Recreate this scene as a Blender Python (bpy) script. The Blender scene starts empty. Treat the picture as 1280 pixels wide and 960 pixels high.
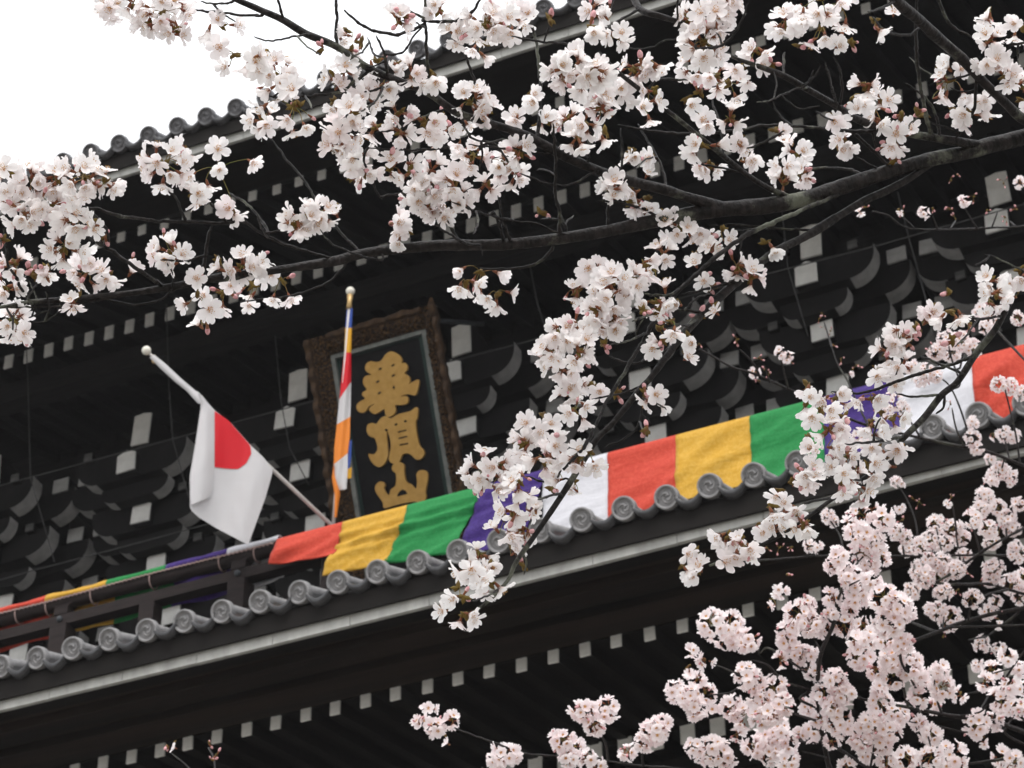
import bpy, bmesh, math, random
import numpy as np
from mathutils import Vector, Matrix, noise
from mathutils.geometry import tessellate_polygon
SC = bpy.context.scene
COL = SC.collection
rnd = random.Random(7)
R = math.radians

# ------------------------------------------------------------------ camera
F = 3600.0                                   # focal length in photo pixels (1280 wide)
PITCH, YAW = R(35.73), R(25.05)
CAM = Vector((0, 0, 1.6))
FW = Vector((-math.sin(YAW) * math.cos(PITCH), math.cos(YAW) * math.cos(PITCH), math.sin(PITCH)))
RT = Vector((math.cos(YAW), math.sin(YAW), 0))
UP = RT.cross(FW)
cam = bpy.data.cameras.new('camera'); cam_o = bpy.data.objects.new('camera', cam); COL.objects.link(cam_o)
cam_o.matrix_world = Matrix(((RT.x, UP.x, -FW.x, CAM.x), (RT.y, UP.y, -FW.y, CAM.y), (RT.z, UP.z, -FW.z, CAM.z), (0, 0, 0, 1)))
cam.sensor_width = 36; cam.lens = 36 * F / 1280; cam.clip_start = 0.1; cam.clip_end = 2000
cam.dof.use_dof = True; cam.dof.focus_distance = 3.95; cam.dof.aperture_fstop = 29
SC.camera = cam_o

def ray(x, y): return FW + RT * ((x - 640) / F) - UP * ((y - 480) / F)
def on_y(x, y, Y): d = ray(x, y); return CAM + d * (Y / d.y)
def at_d(x, y, dep): return CAM + ray(x, y) * dep
def on_plane(x, y, p0, n): d = ray(x, y); return CAM + d * ((p0 - CAM).dot(n) / d.dot(n))
def to_px(p):
    q = p - CAM; z = q.dot(FW); return 640 + F * q.dot(RT) / z, 480 - F * q.dot(UP) / z

# ------------------------------------------------------------------ overcast daylight
SUN_EL, SUN_AZ = R(58), R(20)
w = bpy.data.worlds.new('World'); SC.world = w; w.use_nodes = True
nt = w.node_tree; nt.nodes.clear()
wo = nt.nodes.new('ShaderNodeOutputWorld'); bg = nt.nodes.new('ShaderNodeBackground')
sky = nt.nodes.new('ShaderNodeTexSky'); sky.sky_type = 'NISHITA'; sky.sun_disc = False
sky.sun_elevation = SUN_EL; sky.sun_rotation = math.pi - SUN_AZ; sky.dust_density = 4; sky.air_density = 1.5
mx = nt.nodes.new('ShaderNodeMix'); mx.data_type = 'RGBA'; mx.inputs['Factor'].default_value = 0.88
tc = nt.nodes.new('ShaderNodeTexCoord'); nz = nt.nodes.new('ShaderNodeTexNoise'); nz.inputs['Scale'].default_value = 2.2; nz.inputs['Detail'].default_value = 4
cr = nt.nodes.new('ShaderNodeValToRGB'); cr.color_ramp.elements[0].position = .3; cr.color_ramp.elements[0].color = (10.6, 10.75, 11.1, 1)
cr.color_ramp.elements[1].position = .7; cr.color_ramp.elements[1].color = (12.2, 12.2, 12.3, 1)
nt.links.new(tc.outputs['Generated'], nz.inputs['Vector']); nt.links.new(nz.outputs['Fac'], cr.inputs['Fac'])
nt.links.new(sky.outputs['Color'], mx.inputs['A']); nt.links.new(cr.outputs['Color'], mx.inputs['B'])
nt.links.new(mx.outputs['Result'], bg.inputs['Color']); bg.inputs['Strength'].default_value = 0.1
nt.links.new(bg.outputs['Background'], wo.inputs['Surface'])
sl = bpy.data.lights.new('sun', 'SUN'); sl.energy = 1.4; sl.angle = R(25); sl.color = (1, .97, .94)
so = bpy.data.objects.new('sun', sl); COL.objects.link(so); so.location = (4, -10, 30)
sd = Vector((math.sin(SUN_AZ) * math.cos(SUN_EL), -math.cos(SUN_AZ) * math.cos(SUN_EL), math.sin(SUN_EL)))
so.rotation_euler = sd.to_track_quat('Z', 'Y').to_euler()
vs = SC.view_settings; vs.view_transform = 'Standard'; vs.look = 'None'; vs.exposure = 0.5; vs.gamma = 1; vs.use_curve_mapping = False
SC.cycles.max_bounces = 8; SC.cycles.transmission_bounces = 6; SC.cycles.diffuse_bounces = 5
SC.cycles.use_denoising = True

# ------------------------------------------------------------------ helpers
def node_mat(name, base, rough=.6, var=None, vscale=6., bump=0., bscale=40., metal=0., spec=.12, stretch=None, detail=5., lo=.32, hi=.7):
    m = bpy.data.materials.new(name); m.use_nodes = True; t = m.node_tree
    b = t.nodes['Principled BSDF']; b.inputs['Roughness'].default_value = rough; b.inputs['Metallic'].default_value = metal
    b.inputs['Specular IOR Level'].default_value = spec; b.inputs['Base Color'].default_value = (*base, 1)
    co = t.nodes.new('ShaderNodeTexCoord'); src = co.outputs['Object']
    if stretch:
        mp = t.nodes.new('ShaderNodeMapping'); mp.inputs['Scale'].default_value = stretch
        t.links.new(src, mp.inputs['Vector']); src = mp.outputs['Vector']
    if var:
        n = t.nodes.new('ShaderNodeTexNoise'); n.inputs['Scale'].default_value = vscale; n.inputs['Detail'].default_value = detail
        n.inputs['Roughness'].default_value = .65
        c = t.nodes.new('ShaderNodeValToRGB'); c.color_ramp.elements[0].position = lo; c.color_ramp.elements[1].position = hi
        c.color_ramp.elements[0].color = (*base, 1); c.color_ramp.elements[1].color = (*var, 1)
        t.links.new(src, n.inputs['Vector']); t.links.new(n.outputs['Fac'], c.inputs['Fac']); t.links.new(c.outputs['Color'], b.inputs['Base Color'])
    if bump:
        n2 = t.nodes.new('ShaderNodeTexNoise'); n2.inputs['Scale'].default_value = bscale; n2.inputs['Detail'].default_value = 6
        bp = t.nodes.new('ShaderNodeBump'); bp.inputs['Strength'].default_value = bump; bp.inputs['Distance'].default_value = .01
        t.links.new(src, n2.inputs['Vector']); t.links.new(n2.outputs['Fac'], bp.inputs['Height']); t.links.new(bp.outputs['Normal'], b.inputs['Normal'])
    return m

def link(name, me, parent=None, mats=()):
    for m in mats: me.materials.append(m)
    o = bpy.data.objects.new(name, me); COL.objects.link(o)
    if parent is not None: o.parent = parent
    return o
def bm_obj(name, bm, mats, parent=None, smooth=False):
    me = bpy.data.meshes.new(name); bm.normal_update(); bm.to_mesh(me); bm.free()
    if smooth:
        me.polygons.foreach_set('use_smooth', [True] * len(me.polygons))
    return link(name, me, parent, mats if isinstance(mats, (list, tuple)) else [mats])
def empty(name, loc, label, cat, group=None):
    o = bpy.data.objects.new(name, None); COL.objects.link(o); o.location = loc; o.empty_display_size = .2
    o['label'] = label; o['category'] = cat
    if group: o['group'] = group
    return o
def dup(o, parent, loc):
    c = o.copy(); COL.objects.link(c); c.parent = parent; c.location = loc; return c
def quad(bm, pts, mi=0):
    f = bm.faces.new([bm.verts.new(p) for p in pts]); f.material_index = mi; return f
def hexa(bm, p8, mi=0, mis=None):
    """p8: bottom four (ccw from above) then top four. faces: bottom, top, front(0-1), right(1-2), back(2-3), left(3-0)."""
    v = [bm.verts.new(p) for p in p8]
    fs = [(3, 2, 1, 0), (4, 5, 6, 7), (0, 1, 5, 4), (1, 2, 6, 5), (2, 3, 7, 6), (3, 0, 4, 7)]
    for k, f in enumerate(fs):
        q = bm.faces.new([v[i] for i in f]); q.material_index = (mis[k] if mis else mi)
def box(bm, x0, x1, y0, y1, z0, z1, mi=0, mis=None):
    hexa(bm, [(x0, y0, z0), (x1, y0, z0), (x1, y1, z0), (x0, y1, z0), (x0, y0, z1), (x1, y0, z1), (x1, y1, z1), (x0, y1, z1)], mi, mis)
def catmull(pts, step):
    """resample a polyline of tuples of any length through a Catmull-Rom spline (distance step in the first two/three comps)."""
    P = np.array(pts, float); out = []
    n = len(P)
    for i in range(n - 1):
        p0, p1, p2, p3 = P[max(i - 1, 0)], P[i], P[i + 1], P[min(i + 2, n - 1)]
        k = max(1, int(np.linalg.norm(p2[:3] - p1[:3]) / step))
        for j in range(k):
            t = j / k
            out.append(.5 * (2 * p1 + (p2 - p0) * t + (2 * p0 - 5 * p1 + 4 * p2 - p3) * t * t + (3 * p1 - p0 - 3 * p2 + p3) * t ** 3))
    out.append(P[-1]); return np.array(out)
def tube(bm, pts, rad, sides=8, mi=0, cap=True, lay=None):
    pts = [Vector(p) for p in pts]; n = len(pts)
    rad = [rad] * n if isinstance(rad, (int, float)) else rad
    t0 = (pts[1] - pts[0]).normalized(); nn = t0.orthogonal().normalized(); rings = []
    for i in range(n):
        t = (pts[min(i + 1, n - 1)] - pts[max(i - 1, 0)]).normalized()
        nn = (nn - t * nn.dot(t)).normalized(); b = t.cross(nn)
        rings.append([bm.verts.new(pts[i] + (nn * math.cos(2 * math.pi * k / sides) + b * math.sin(2 * math.pi * k / sides)) * rad[i]) for k in range(sides)])
    if lay:
        Ld = 0.
        for i in range(n):
            Ld += (pts[i] - pts[i - 1]).length if i else 0
            for k in range(sides): rings[i][k][lay[0]] = Ld; rings[i][k][lay[1]] = min(k, sides - k) / sides
    for i in range(n - 1):
        for k in range(sides):
            f = bm.faces.new((rings[i][k], rings[i][(k + 1) % sides], rings[i + 1][(k + 1) % sides], rings[i + 1][k])); f.material_index = mi; f.smooth = True
    if cap:
        f = bm.faces.new(rings[0][::-1]); f.material_index = mi; f = bm.faces.new(rings[-1]); f.material_index = mi
def ball(bm, c, r, mi=0, seg=14):
    g = bmesh.ops.create_uvsphere(bm, u_segments=seg, v_segments=seg // 2 + 2, radius=r, matrix=Matrix.Translation(c))
    for v in g['verts']:
        for f in v.link_faces: f.material_index = mi; f.smooth = True

# ------------------------------------------------------------------ materials
M = {}
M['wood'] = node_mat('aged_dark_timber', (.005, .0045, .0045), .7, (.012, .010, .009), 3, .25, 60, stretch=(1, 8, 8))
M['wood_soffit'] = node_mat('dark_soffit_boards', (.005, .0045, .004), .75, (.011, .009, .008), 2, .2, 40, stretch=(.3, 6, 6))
M['fascia'] = node_mat('dark_eave_timber', (.004, .0036, .0036), .75, (.010, .0085, .008), 3, .25, 60, stretch=(1, 8, 8))  # timber toned a little darker for the eave boards
M['wood_up'] = node_mat('veil_lifted_timber', (.010, .0098, .0100), .75, (.021, .020, .0205), 3, .25, 60, stretch=(1, 8, 8))  # same timber, colour raised to imitate a pale veil over the upper storey
M['wood_brown'] = node_mat('weathered_brown_timber', (.005, .0045, .0042), .75, (.026, .0175, .0135), 1.2, .3, 50, stretch=(.35, 5, 5))
M['rail_wood'] = node_mat('railing_timber', (.012, .009, .009), .7, (.03, .022, .021), 5, .3, 80, stretch=(1, 6, 6))
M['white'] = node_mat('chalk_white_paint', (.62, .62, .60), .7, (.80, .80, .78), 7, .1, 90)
M['arm_white'] = node_mat('shaded_white_paint', (.32, .32, .317), .75, (.50, .50, .495), 6, .1, 90)  # same white paint, shade of undersides and recessed blocks put into the colour
M['arm_grey'] = node_mat('dark_grey_paint', (.05, .05, .05), .75, (.15, .15, .148), 9, .1, 90)  # darker grey for the smallest blocks
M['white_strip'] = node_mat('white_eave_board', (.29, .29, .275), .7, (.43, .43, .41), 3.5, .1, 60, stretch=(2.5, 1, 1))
M['tile'] = node_mat('grey_roof_tile', (.20, .20, .203), .6, (.32, .315, .32), 14, .3, 120)
M['tile_dark'] = node_mat('dark_glazed_tile', (.02, .02, .022), .3, (.06, .06, .063), 10, .25, 60, spec=.25)
M['tile_up'] = node_mat('upper_roof_tile', (.09, .09, .095), .5, (.19, .19, .2), 12, .3, 100)
M['gravel'] = node_mat('pale_gravel', (.22, .21, .19), .9, (.36, .34, .31), 30, .6, 90)
M['bracket'] = node_mat('bracket_timber', (.008, .0078, .008), .75, (.016, .0155, .016), 4, .2, 60)
M['metal'] = node_mat('iron_cap', (.05, .055, .06), .5, (.09, .1, .11), 9)
M['cable'] = node_mat('net_cable', (.045, .045, .045), .6, (.08, .08, .08), 8)
M['pole'] = node_mat('pale_flag_pole', (.42, .4, .39), .4, (.55, .52, .5), 9)
M['ball'] = node_mat('pearl_finial', (.68, .65, .56), .25, (.8, .78, .7), 8)
M['brass'] = node_mat('brass_fitting', (.4, .27, .12), .4, (.6, .42, .2), 20, metal=.5)
M['gold'] = node_mat('gilt_lettering', (.37, .21, .055), .5, (.47, .285, .085), 14, .15, 160, metal=.15)
M['plaque_black'] = node_mat('black_lacquer', (.006, .006, .007), .5, (.012, .012, .012), 5, spec=.03)
M['plaque_green'] = node_mat('green_inner_border', (.010, .022, .020), .5, (.018, .035, .030), 12)
M['plaque_edge'] = node_mat('grey_bevel_edge', (.10, .11, .105), .5, (.20, .205, .19), 9)
M['frame_gold'] = node_mat('carved_gilt_frame', (.010, .007, .007), .55, (.20, .11, .04), 48, .8, 120, metal=.25, detail=9, lo=.46, hi=.72)
M['frame_rim'] = node_mat('brown_gilt_rim', (.028, .018, .013), .6, (.085, .05, .026), 16, .4, 90)
M['cord'] = node_mat('pink_lashing_cord', (.35, .24, .22), .8, (.5, .38, .35), 60)

def cloth_mat(name, base, var, pattern=True, trans=.18, crease=.32):
    m = bpy.data.materials.new(name); m.use_nodes = True; t = m.node_tree; b = t.nodes['Principled BSDF']
    b.inputs['Roughness'].default_value = .62; b.inputs['Sheen Weight'].default_value = .08 if pattern else 0; b.inputs['Specular IOR Level'].default_value = .2
    co = t.nodes.new('ShaderNodeTexCoord')
    wv = t.nodes.new('ShaderNodeTexNoise'); wv.inputs['Scale'].default_value = 11; wv.inputs['Detail'].default_value = 1; wv.inputs['Distortion'].default_value = 4.5
    gt = t.nodes.new('ShaderNodeValToRGB'); gt.color_ramp.elements[0].position = .47; gt.color_ramp.elements[1].position = .56
    gt.color_ramp.elements[0].color = (*base, 1); gt.color_ramp.elements[1].color = (*var, 1)
    fb = t.nodes.new('ShaderNodeTexNoise'); fb.inputs['Scale'].default_value = 420; fb.inputs['Detail'].default_value = 2
    fo = t.nodes.new('ShaderNodeTexNoise'); fo.inputs['Scale'].default_value = 5; fo.inputs['Detail'].default_value = 5; fo.inputs['Distortion'].default_value = .6
    mp = t.nodes.new('ShaderNodeMapping'); mp.inputs['Rotation'].default_value = (0, R(-32), 0); mp.inputs['Scale'].default_value = (.5, 1, 2.4)
    t.links.new(co.outputs['Object'], mp.inputs['Vector']); t.links.new(mp.outputs['Vector'], fo.inputs['Vector'])
    for n in (wv, fb): t.links.new(co.outputs['Object'], n.inputs['Vector'])
    if pattern:
        t.links.new(wv.outputs['Fac'], gt.inputs['Fac']); t.links.new(gt.outputs['Color'], b.inputs['Base Color'])
    else:
        b.inputs['Base Color'].default_value = (*base, 1)
    b1 = t.nodes.new('ShaderNodeBump'); b1.inputs['Strength'].default_value = crease if pattern else .12; b1.inputs['Distance'].default_value = .036
    b2 = t.nodes.new('ShaderNodeBump'); b2.inputs['Strength'].default_value = .15; b2.inputs['Distance'].default_value = .002
    t.links.new(fo.outputs['Fac'], b1.inputs['Height']); t.links.new(fb.outputs['Fac'], b2.inputs['Height'])
    t.links.new(b1.outputs['Normal'], b2.inputs['Normal']); t.links.new(b2.outputs['Normal'], b.inputs['Normal'])
    tr = t.nodes.new('ShaderNodeBsdfTranslucent'); tr.inputs['Color'].default_value = (*base, 1)
    ms = t.nodes.new('ShaderNodeMixShader'); ms.inputs['Fac'].default_value = trans
    t.links.new(b.outputs['BSDF'], ms.inputs[1]); t.links.new(tr.outputs['BSDF'], ms.inputs[2])
    t.links.new(ms.outputs['Shader'], t.nodes['Material Output'].inputs['Surface']); return m
M['c_red'] = cloth_mat('red_damask', (.58, .055, .03), (.65, .08, .045))
M['c_yellow'] = cloth_mat('yellow_damask', (.63, .35, .03), (.69, .41, .06))
M['c_green'] = cloth_mat('green_damask', (.012, .23, .055), (.02, .27, .07))
M['c_purple'] = cloth_mat('purple_damask', (.042, .016, .16), (.062, .028, .22))
M['c_white'] = cloth_mat('white_damask', (.66, .66, .70), (.71, .71, .75))
M['f_white'] = cloth_mat('white_flag_cloth', (.62, .61, .62), (.6, .6, .6), False, .3)
M['f_red'] = cloth_mat('red_flag_cloth', (.60, .012, .022), (.5, .02, .03), False, .2)
M['f_blue'] = cloth_mat('blue_flag_cloth', (.03, .07, .3), (.3, .3, .3), False, .15)
M['f_yellow'] = cloth_mat('yellow_flag_cloth', (.62, .32, .02), (.3, .3, .3), False, .15)
M['f_orange'] = cloth_mat('orange_flag_cloth', (.75, .23, .03), (.3, .3, .3), False, .2)

# ================================================================== THE GROUND
bm = bmesh.new(); quad(bm, [(-400, -400, 0), (400, -400, 0), (400, 400, 0), (-400, 400, 0)])
g = bm_obj('ground', bm, M['gravel']); g['kind'] = 'structure'

# ================================================================== THE GATE
gate = empty('temple_gate', (-9, 18, 0), 'huge dark timber two-storey temple gate with white-tipped rafters and tiled roofs', 'temple gate')
GI = gate.matrix_world.inverted()
def gpart(name, loc, par=None):       # world location -> offset under the gate
    return Vector(loc) - Vector((-9, 18, 0))
def gmesh(name, bm, mats, parent=None, smooth=False):
    """bm in world coordinates, parented so that it stays where it is."""
    p = parent or gate
    off = Vector((-9, 18, 0)) if p is gate else Vector(p['_w'])
    bmesh.ops.translate(bm, verts=bm.verts, vec=-off)
    o = bm_obj(name, bm, mats, p, smooth); o['_w'] = tuple(off); return o

XL, XR = -27.0, 5.0
# --- lower roof deck (slab with a slope), upper roof deck
def roof(name, Y0, z0, Y1, z1, mat_top, th=.18):
    bm = bmesh.new()
    hexa(bm, [(XL, Y0, z0 - th), (XR, Y0, z0 - th), (XR, Y1, z1 - th), (XL, Y1, z1 - th),
              (XL, Y0, z0), (XR, Y0, z0), (XR, Y1, z1), (XL, Y1, z1)], 0, [1, 0, 1, 1, 1, 1])
    return gmesh(name, bm, [mat_top, M['wood_soffit']])
ZD, ZDU = 12.93, 20.21                 # height of the round eave tiles, lower and upper
low_roof = roof('lower_roof', 16.06, ZD - .1, 24.1, ZD - .1 + 8.04 * .30, M['tile_dark'], .16)
up_roof = roof('upper_roof', 18.16, ZDU - .1, 26.5, ZDU - .1 + 8.3 * .46, M['tile_up'], .16)

# --- round eave tiles with three-comma relief, barrel and hanging flat tile
def make_tile(sp, slope, mat_disc, mat_dark, rad=.092):
    bm = bmesh.new(); ca, sa = math.cos(slope), math.sin(slope)
    ax = Vector((0, ca, sa)); ux = Vector((1, 0, 0)); uz = ax.cross(ux) * -1      # uz up-ish
    def P(r, a, d): return ux * (r * math.cos(a)) + uz * (r * math.sin(a)) - ax * d
    N = 36
    prof = [(rad, -.05), (rad, .0), (rad * .97, .010), (rad * .82, .011), (rad * .78, -.004), (rad * .74, -.010), (rad * .02, -.010)]
    rings = [[bm.verts.new(P(r, 2 * math.pi * k / N, d)) for k in range(N)] for r, d in prof]
    for i in range(len(prof) - 1):
        for k in range(N):
            f = bm.faces.new((rings[i][k], rings[i][(k + 1) % N], rings[i + 1][(k + 1) % N], rings[i + 1][k])); f.smooth = i in (2, 3)
    bm.faces.new(rings[-1])
    # bead ring and three commas, raised
    for q in range(3):
        a0 = q * 2 * math.pi / 3 + .5; pts = []
        for s in range(12):
            t = s / 11; pts.append((rad * (.20 + .34 * t), a0 + 2.9 * t, rad * (.15 * (1 - t) ** .8 + .02)))
        top = []
        for (r, a, wd) in pts:
            top.append((P(r - wd, a, -.010), P(r - wd * .6, a, .003), P(r + wd * .6, a, .003), P(r + wd, a, -.010)))
        vv = [[bm.verts.new(p) for p in row] for row in top]
        for s in range(11):
            for k in range(3):
                bm.faces.new((vv[s][k], vv[s][k + 1], vv[s + 1][k + 1], vv[s + 1][k])).smooth = True
        bm.faces.new(vv[0])
    for q in range(1):
        pts = [P(rad * .64, 2 * math.pi * k / 24, -.008) for k in range(25)]
        tube(bm, pts, .0035, 5, 0, False)
    # barrel going up the roof
    pts = [ax * (.03 + .12 * k) for k in range(16)]
    tube(bm, [p + uz * .022 for p in pts], [rad * .58] * 16, 14, 0)
    # hanging flat tile to the right: sagging crescent
    nseg = 14; prev = None
    for s in range(nseg + 1):
        t = s / nseg; x = rad * .7 + (sp - rad * 1.4) * t; sag = .075 * 4 * t * (1 - t)
        zt = .012 - sag; col = [Vector((x, .03, zt + .0)), Vector((x, .0, zt - .012)), Vector((x, .0, zt - .058)), Vector((x, .06, zt - .06)), Vector((x, .5, zt + .5 * math.tan(slope)))]
        row = [bm.verts.new(c) for c in col] + [bm.verts.new(col[0] + Vector((0, .9, .9 * math.tan(slope))))]
        if prev:
            for a, b_ in ((0, 1), (1, 2), (2, 3)):
                f = bm.faces.new((prev[a], prev[b_], row[b_], row[a])); f.material_index = 1; f.smooth = True
            f = bm.faces.new((prev[0], row[0], row[5], prev[5])); f.material_index = 1
        prev = row
    me = bpy.data.meshes.new('eave_tile'); bm.normal_update(); bm.to_mesh(me); bm.free()
    me.materials.append(mat_disc); me.materials.append(mat_dark); return me
SP = .3308
def tiles(par, me, x_first, Y, z, i0, i1):
    off = Vector((-9, 18, 0)); n = 0
    for i in range(i0, i1):
        o = bpy.data.objects.new('eave_tile', me); COL.objects.link(o); o.parent = par
        x = x_first + SP * i
        o.location = Vector((x, Y + rnd.uniform(-.006, .006), z + sori(x))) - off; o.rotation_euler = (rnd.uniform(-.04, .04), rnd.uniform(-.12, .12), rnd.uniform(-.04, .04)); n += 1
def sori(x): return .0016 * (x + 9.3) ** 2 - .006
me_low = make_tile(SP, R(21), M['tile'], M['tile_dark'])
me_up = make_tile(SP, R(24), M['tile_up'], M['tile_dark'])
x_d0 = on_y(45.3, 820.3, 16).x
tiles(low_roof, me_low, x_d0, 16.0, ZD, -5, 32)
x_u0 = on_y(148.7, 179.4, 18.1).x
tiles(up_roof, me_up, x_u0, 18.1, ZDU, -8, 30)

# --- thin scattering veil, added only to lift the blacks
bm = bmesh.new(); box(bm, -420, 420, -420, 420, -1, 32)
hz = bm_obj('veil_volume', bm, []); hz['kind'] = 'stuff'
hm = bpy.data.materials.new('veil_medium'); hm.use_nodes = True; ht = hm.node_tree; ht.nodes.remove(ht.nodes['Principled BSDF'])
pv = ht.nodes.new('ShaderNodeVolumePrincipled'); pv.inputs['Color'].default_value = (.93, .92, .94, 1); pv.inputs['Density'].default_value = .00042
ht.links.new(pv.outputs['Volume'], ht.nodes['Material Output'].inputs['Volume']); hz.data.materials.append(hm)

# --- eave boards: dark board under the tiles, white board, soffit
def xbox(name, y0, y1, z0, z1, mat, par=None, x0=XL, x1=XR, slope=0., gap=0., n=1):
    bm = bmesh.new(); dz = slope * (y1 - y0)
    xs = [x0 + (x1 - x0) * i / n for i in range(n + 1)]
    for a, b in zip(xs[:-1], xs[1:]):
        sa_, sb_ = (sori(a), sori(b)) if n > 1 else (0, 0)
        if gap: b -= gap; j_ = rnd.uniform(-.0025, .0025); sa_ += j_; sb_ += j_
        hexa(bm, [(a, y0, z0 + sa_), (b, y0, z0 + sb_), (b, y1, z0 + dz + sb_), (a, y1, z0 + dz + sa_), (a, y0, z1 + sa_), (b, y0, z1 + sb_), (b, y1, z1 + dz + sb_), (a, y1, z1 + dz + sa_)])
    bmesh.ops.remove_doubles(bm, verts=bm.verts, dist=1e-5)
    return gmesh(name, bm, [mat], par)
XA, XB = -18., -1.
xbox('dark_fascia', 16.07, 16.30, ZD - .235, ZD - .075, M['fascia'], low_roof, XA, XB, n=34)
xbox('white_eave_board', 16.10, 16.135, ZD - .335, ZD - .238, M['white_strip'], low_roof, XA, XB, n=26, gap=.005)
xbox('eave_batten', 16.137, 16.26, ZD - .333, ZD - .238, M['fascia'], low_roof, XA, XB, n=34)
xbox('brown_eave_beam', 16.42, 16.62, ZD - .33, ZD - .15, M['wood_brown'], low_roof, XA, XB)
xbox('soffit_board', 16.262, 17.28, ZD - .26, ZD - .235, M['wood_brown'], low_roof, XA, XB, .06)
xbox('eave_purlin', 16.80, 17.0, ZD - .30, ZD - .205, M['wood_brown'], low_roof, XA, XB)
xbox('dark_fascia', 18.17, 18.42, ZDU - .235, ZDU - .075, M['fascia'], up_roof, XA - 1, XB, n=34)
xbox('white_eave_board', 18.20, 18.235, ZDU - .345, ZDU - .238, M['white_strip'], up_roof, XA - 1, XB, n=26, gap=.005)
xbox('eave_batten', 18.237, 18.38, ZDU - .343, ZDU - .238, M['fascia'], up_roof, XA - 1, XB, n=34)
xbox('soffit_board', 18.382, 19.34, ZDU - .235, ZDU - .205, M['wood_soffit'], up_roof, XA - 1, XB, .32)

# --- rafters with white end grain
def rafter_mesh(wd, ht, ln, slope, timber='wood'):
    bm = bmesh.new(); h = wd / 2; dz = ln * slope
    hexa(bm, [(-h, .004, -ht / 2), (h, .004, -ht / 2), (h, ln, -ht / 2 + dz), (-h, ln, -ht / 2 + dz), (-h, .004, ht / 2), (h, .004, ht / 2), (h, ln, ht / 2 + dz), (-h, ln, ht / 2 + dz)])
    a = .0015
    hexa(bm, [(-h - a, 0, -ht / 2 - a), (h + a, 0, -ht / 2 - a), (h + a, .02, -ht / 2 - a), (-h - a, .02, -ht / 2 - a),
              (-h - a, 0, ht / 2 + a), (h + a, 0, ht / 2 + a), (h + a, .02, ht / 2 + a), (-h - a, .02, ht / 2 + a)], 1)
    me = bpy.data.meshes.new('rafter'); bm.normal_update(); bm.to_mesh(me); bm.free()
    me.materials.append(M[timber]); me.materials.append(M['white']); return me
def rafters(name, par, me, pa, pb, n, Y, extra0, extra1):
    a, b = on_y(*pa, Y), on_y(*pb, Y); off = Vector((-9, 18, 0))
    for i in range(-extra0, n + extra1 + 1):
        t = i / n; o = bpy.data.objects.new(name, me); COL.objects.link(o); o.parent = par
        o.location = Vector((a.x + (b.x - a.x) * t + rnd.uniform(-.006, .006), Y + rnd.uniform(-.01, .01), a.z + (b.z - a.z) * t + rnd.uniform(-.006, .006))) - off
        o.rotation_euler = (0, rnd.uniform(-.03, .03), rnd.uniform(-.01, .01))
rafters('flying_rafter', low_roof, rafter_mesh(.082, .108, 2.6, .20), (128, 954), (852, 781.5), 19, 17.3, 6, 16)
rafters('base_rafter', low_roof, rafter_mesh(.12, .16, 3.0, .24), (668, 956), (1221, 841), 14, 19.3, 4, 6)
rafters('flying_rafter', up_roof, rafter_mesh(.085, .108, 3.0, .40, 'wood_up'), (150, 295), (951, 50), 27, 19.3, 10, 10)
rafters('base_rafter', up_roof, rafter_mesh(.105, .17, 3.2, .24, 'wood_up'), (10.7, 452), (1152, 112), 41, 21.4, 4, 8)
# boards above the rafters
zA = on_y(455, 878.5, 17.3).z; zB = on_y(858, 919, 19.3).z; zC = on_y(378, 227, 19.3).z; zE = on_y(574, 287, 21.4).z
def sheath(par, Y0, z0, Y1, slope, mat=None):
    bm = bmesh.new(); dz = (Y1 - Y0) * slope
    hexa(bm, [(XL, Y0, z0), (XR, Y0, z0), (XR, Y1, z0 + dz), (XL, Y1, z0 + dz), (XL, Y0, z0 + .05), (XR, Y0, z0 + .05), (XR, Y1, z0 + .05 + dz), (XL, Y1, z0 + .05 + dz)])
    return gmesh('rafter_boarding', bm, [mat or M['wood_soffit']], par)
sheath(low_roof, 17.32, zA + .075, 20.0, .20); sheath(low_roof, 19.36, zB + .095, 22.3, .24)
sheath(up_roof, 19.36, zC + .10, 22.3, .40, M['wood_up']); sheath(up_roof, 21.46, zE + .112, 24.6, .24, M['wood_up'])
xbox('rafter_bearer', 19.46, 19.66, zB - .3, zB - .09, M['wood'], low_roof)
xbox('rafter_bearer', 21.62, 21.86, zE - .36, zE - .11, M['wood_up'], up_roof)

# --- walls, storeys, columns
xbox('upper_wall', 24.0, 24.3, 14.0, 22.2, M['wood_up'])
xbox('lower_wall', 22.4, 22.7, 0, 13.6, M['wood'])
xbox('tie_beam', 20.6, 20.95, 11.6, 12.2, M['wood'])
xbox('tie_beam', 20.62, 20.93, 9.6, 10.1, M['wood'])
xbox('balcony_floor', 18.1, 24.0, 14.2, 14.36, M['wood'])
xbox('balcony_beam', 19.0, 19.3, 13.7, 14.197, M['wood'])
for i in range(-3, 4):
    bm = bmesh.new(); tube(bm, [(-9 + i * 3.97, 20.78, 0), (-9 + i * 3.97, 20.78, 11.6)], .38, 20); gmesh('column', bm, [M['wood']])
    bm = bmesh.new(); tube(bm, [(-9 + i * 3.97 - .6, 23.7, 14.36), (-9 + i * 3.97 - .6, 23.7, 17.0)], .33, 20); gmesh('column', bm, [M['wood']])
for Y, z in ((23.35, 17.6), (23.5, 16.4), (23.2, 18.9)):
    xbox('bracket_beam', Y + .02, Y + .22, z, z + .26, M['bracket'])

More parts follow.
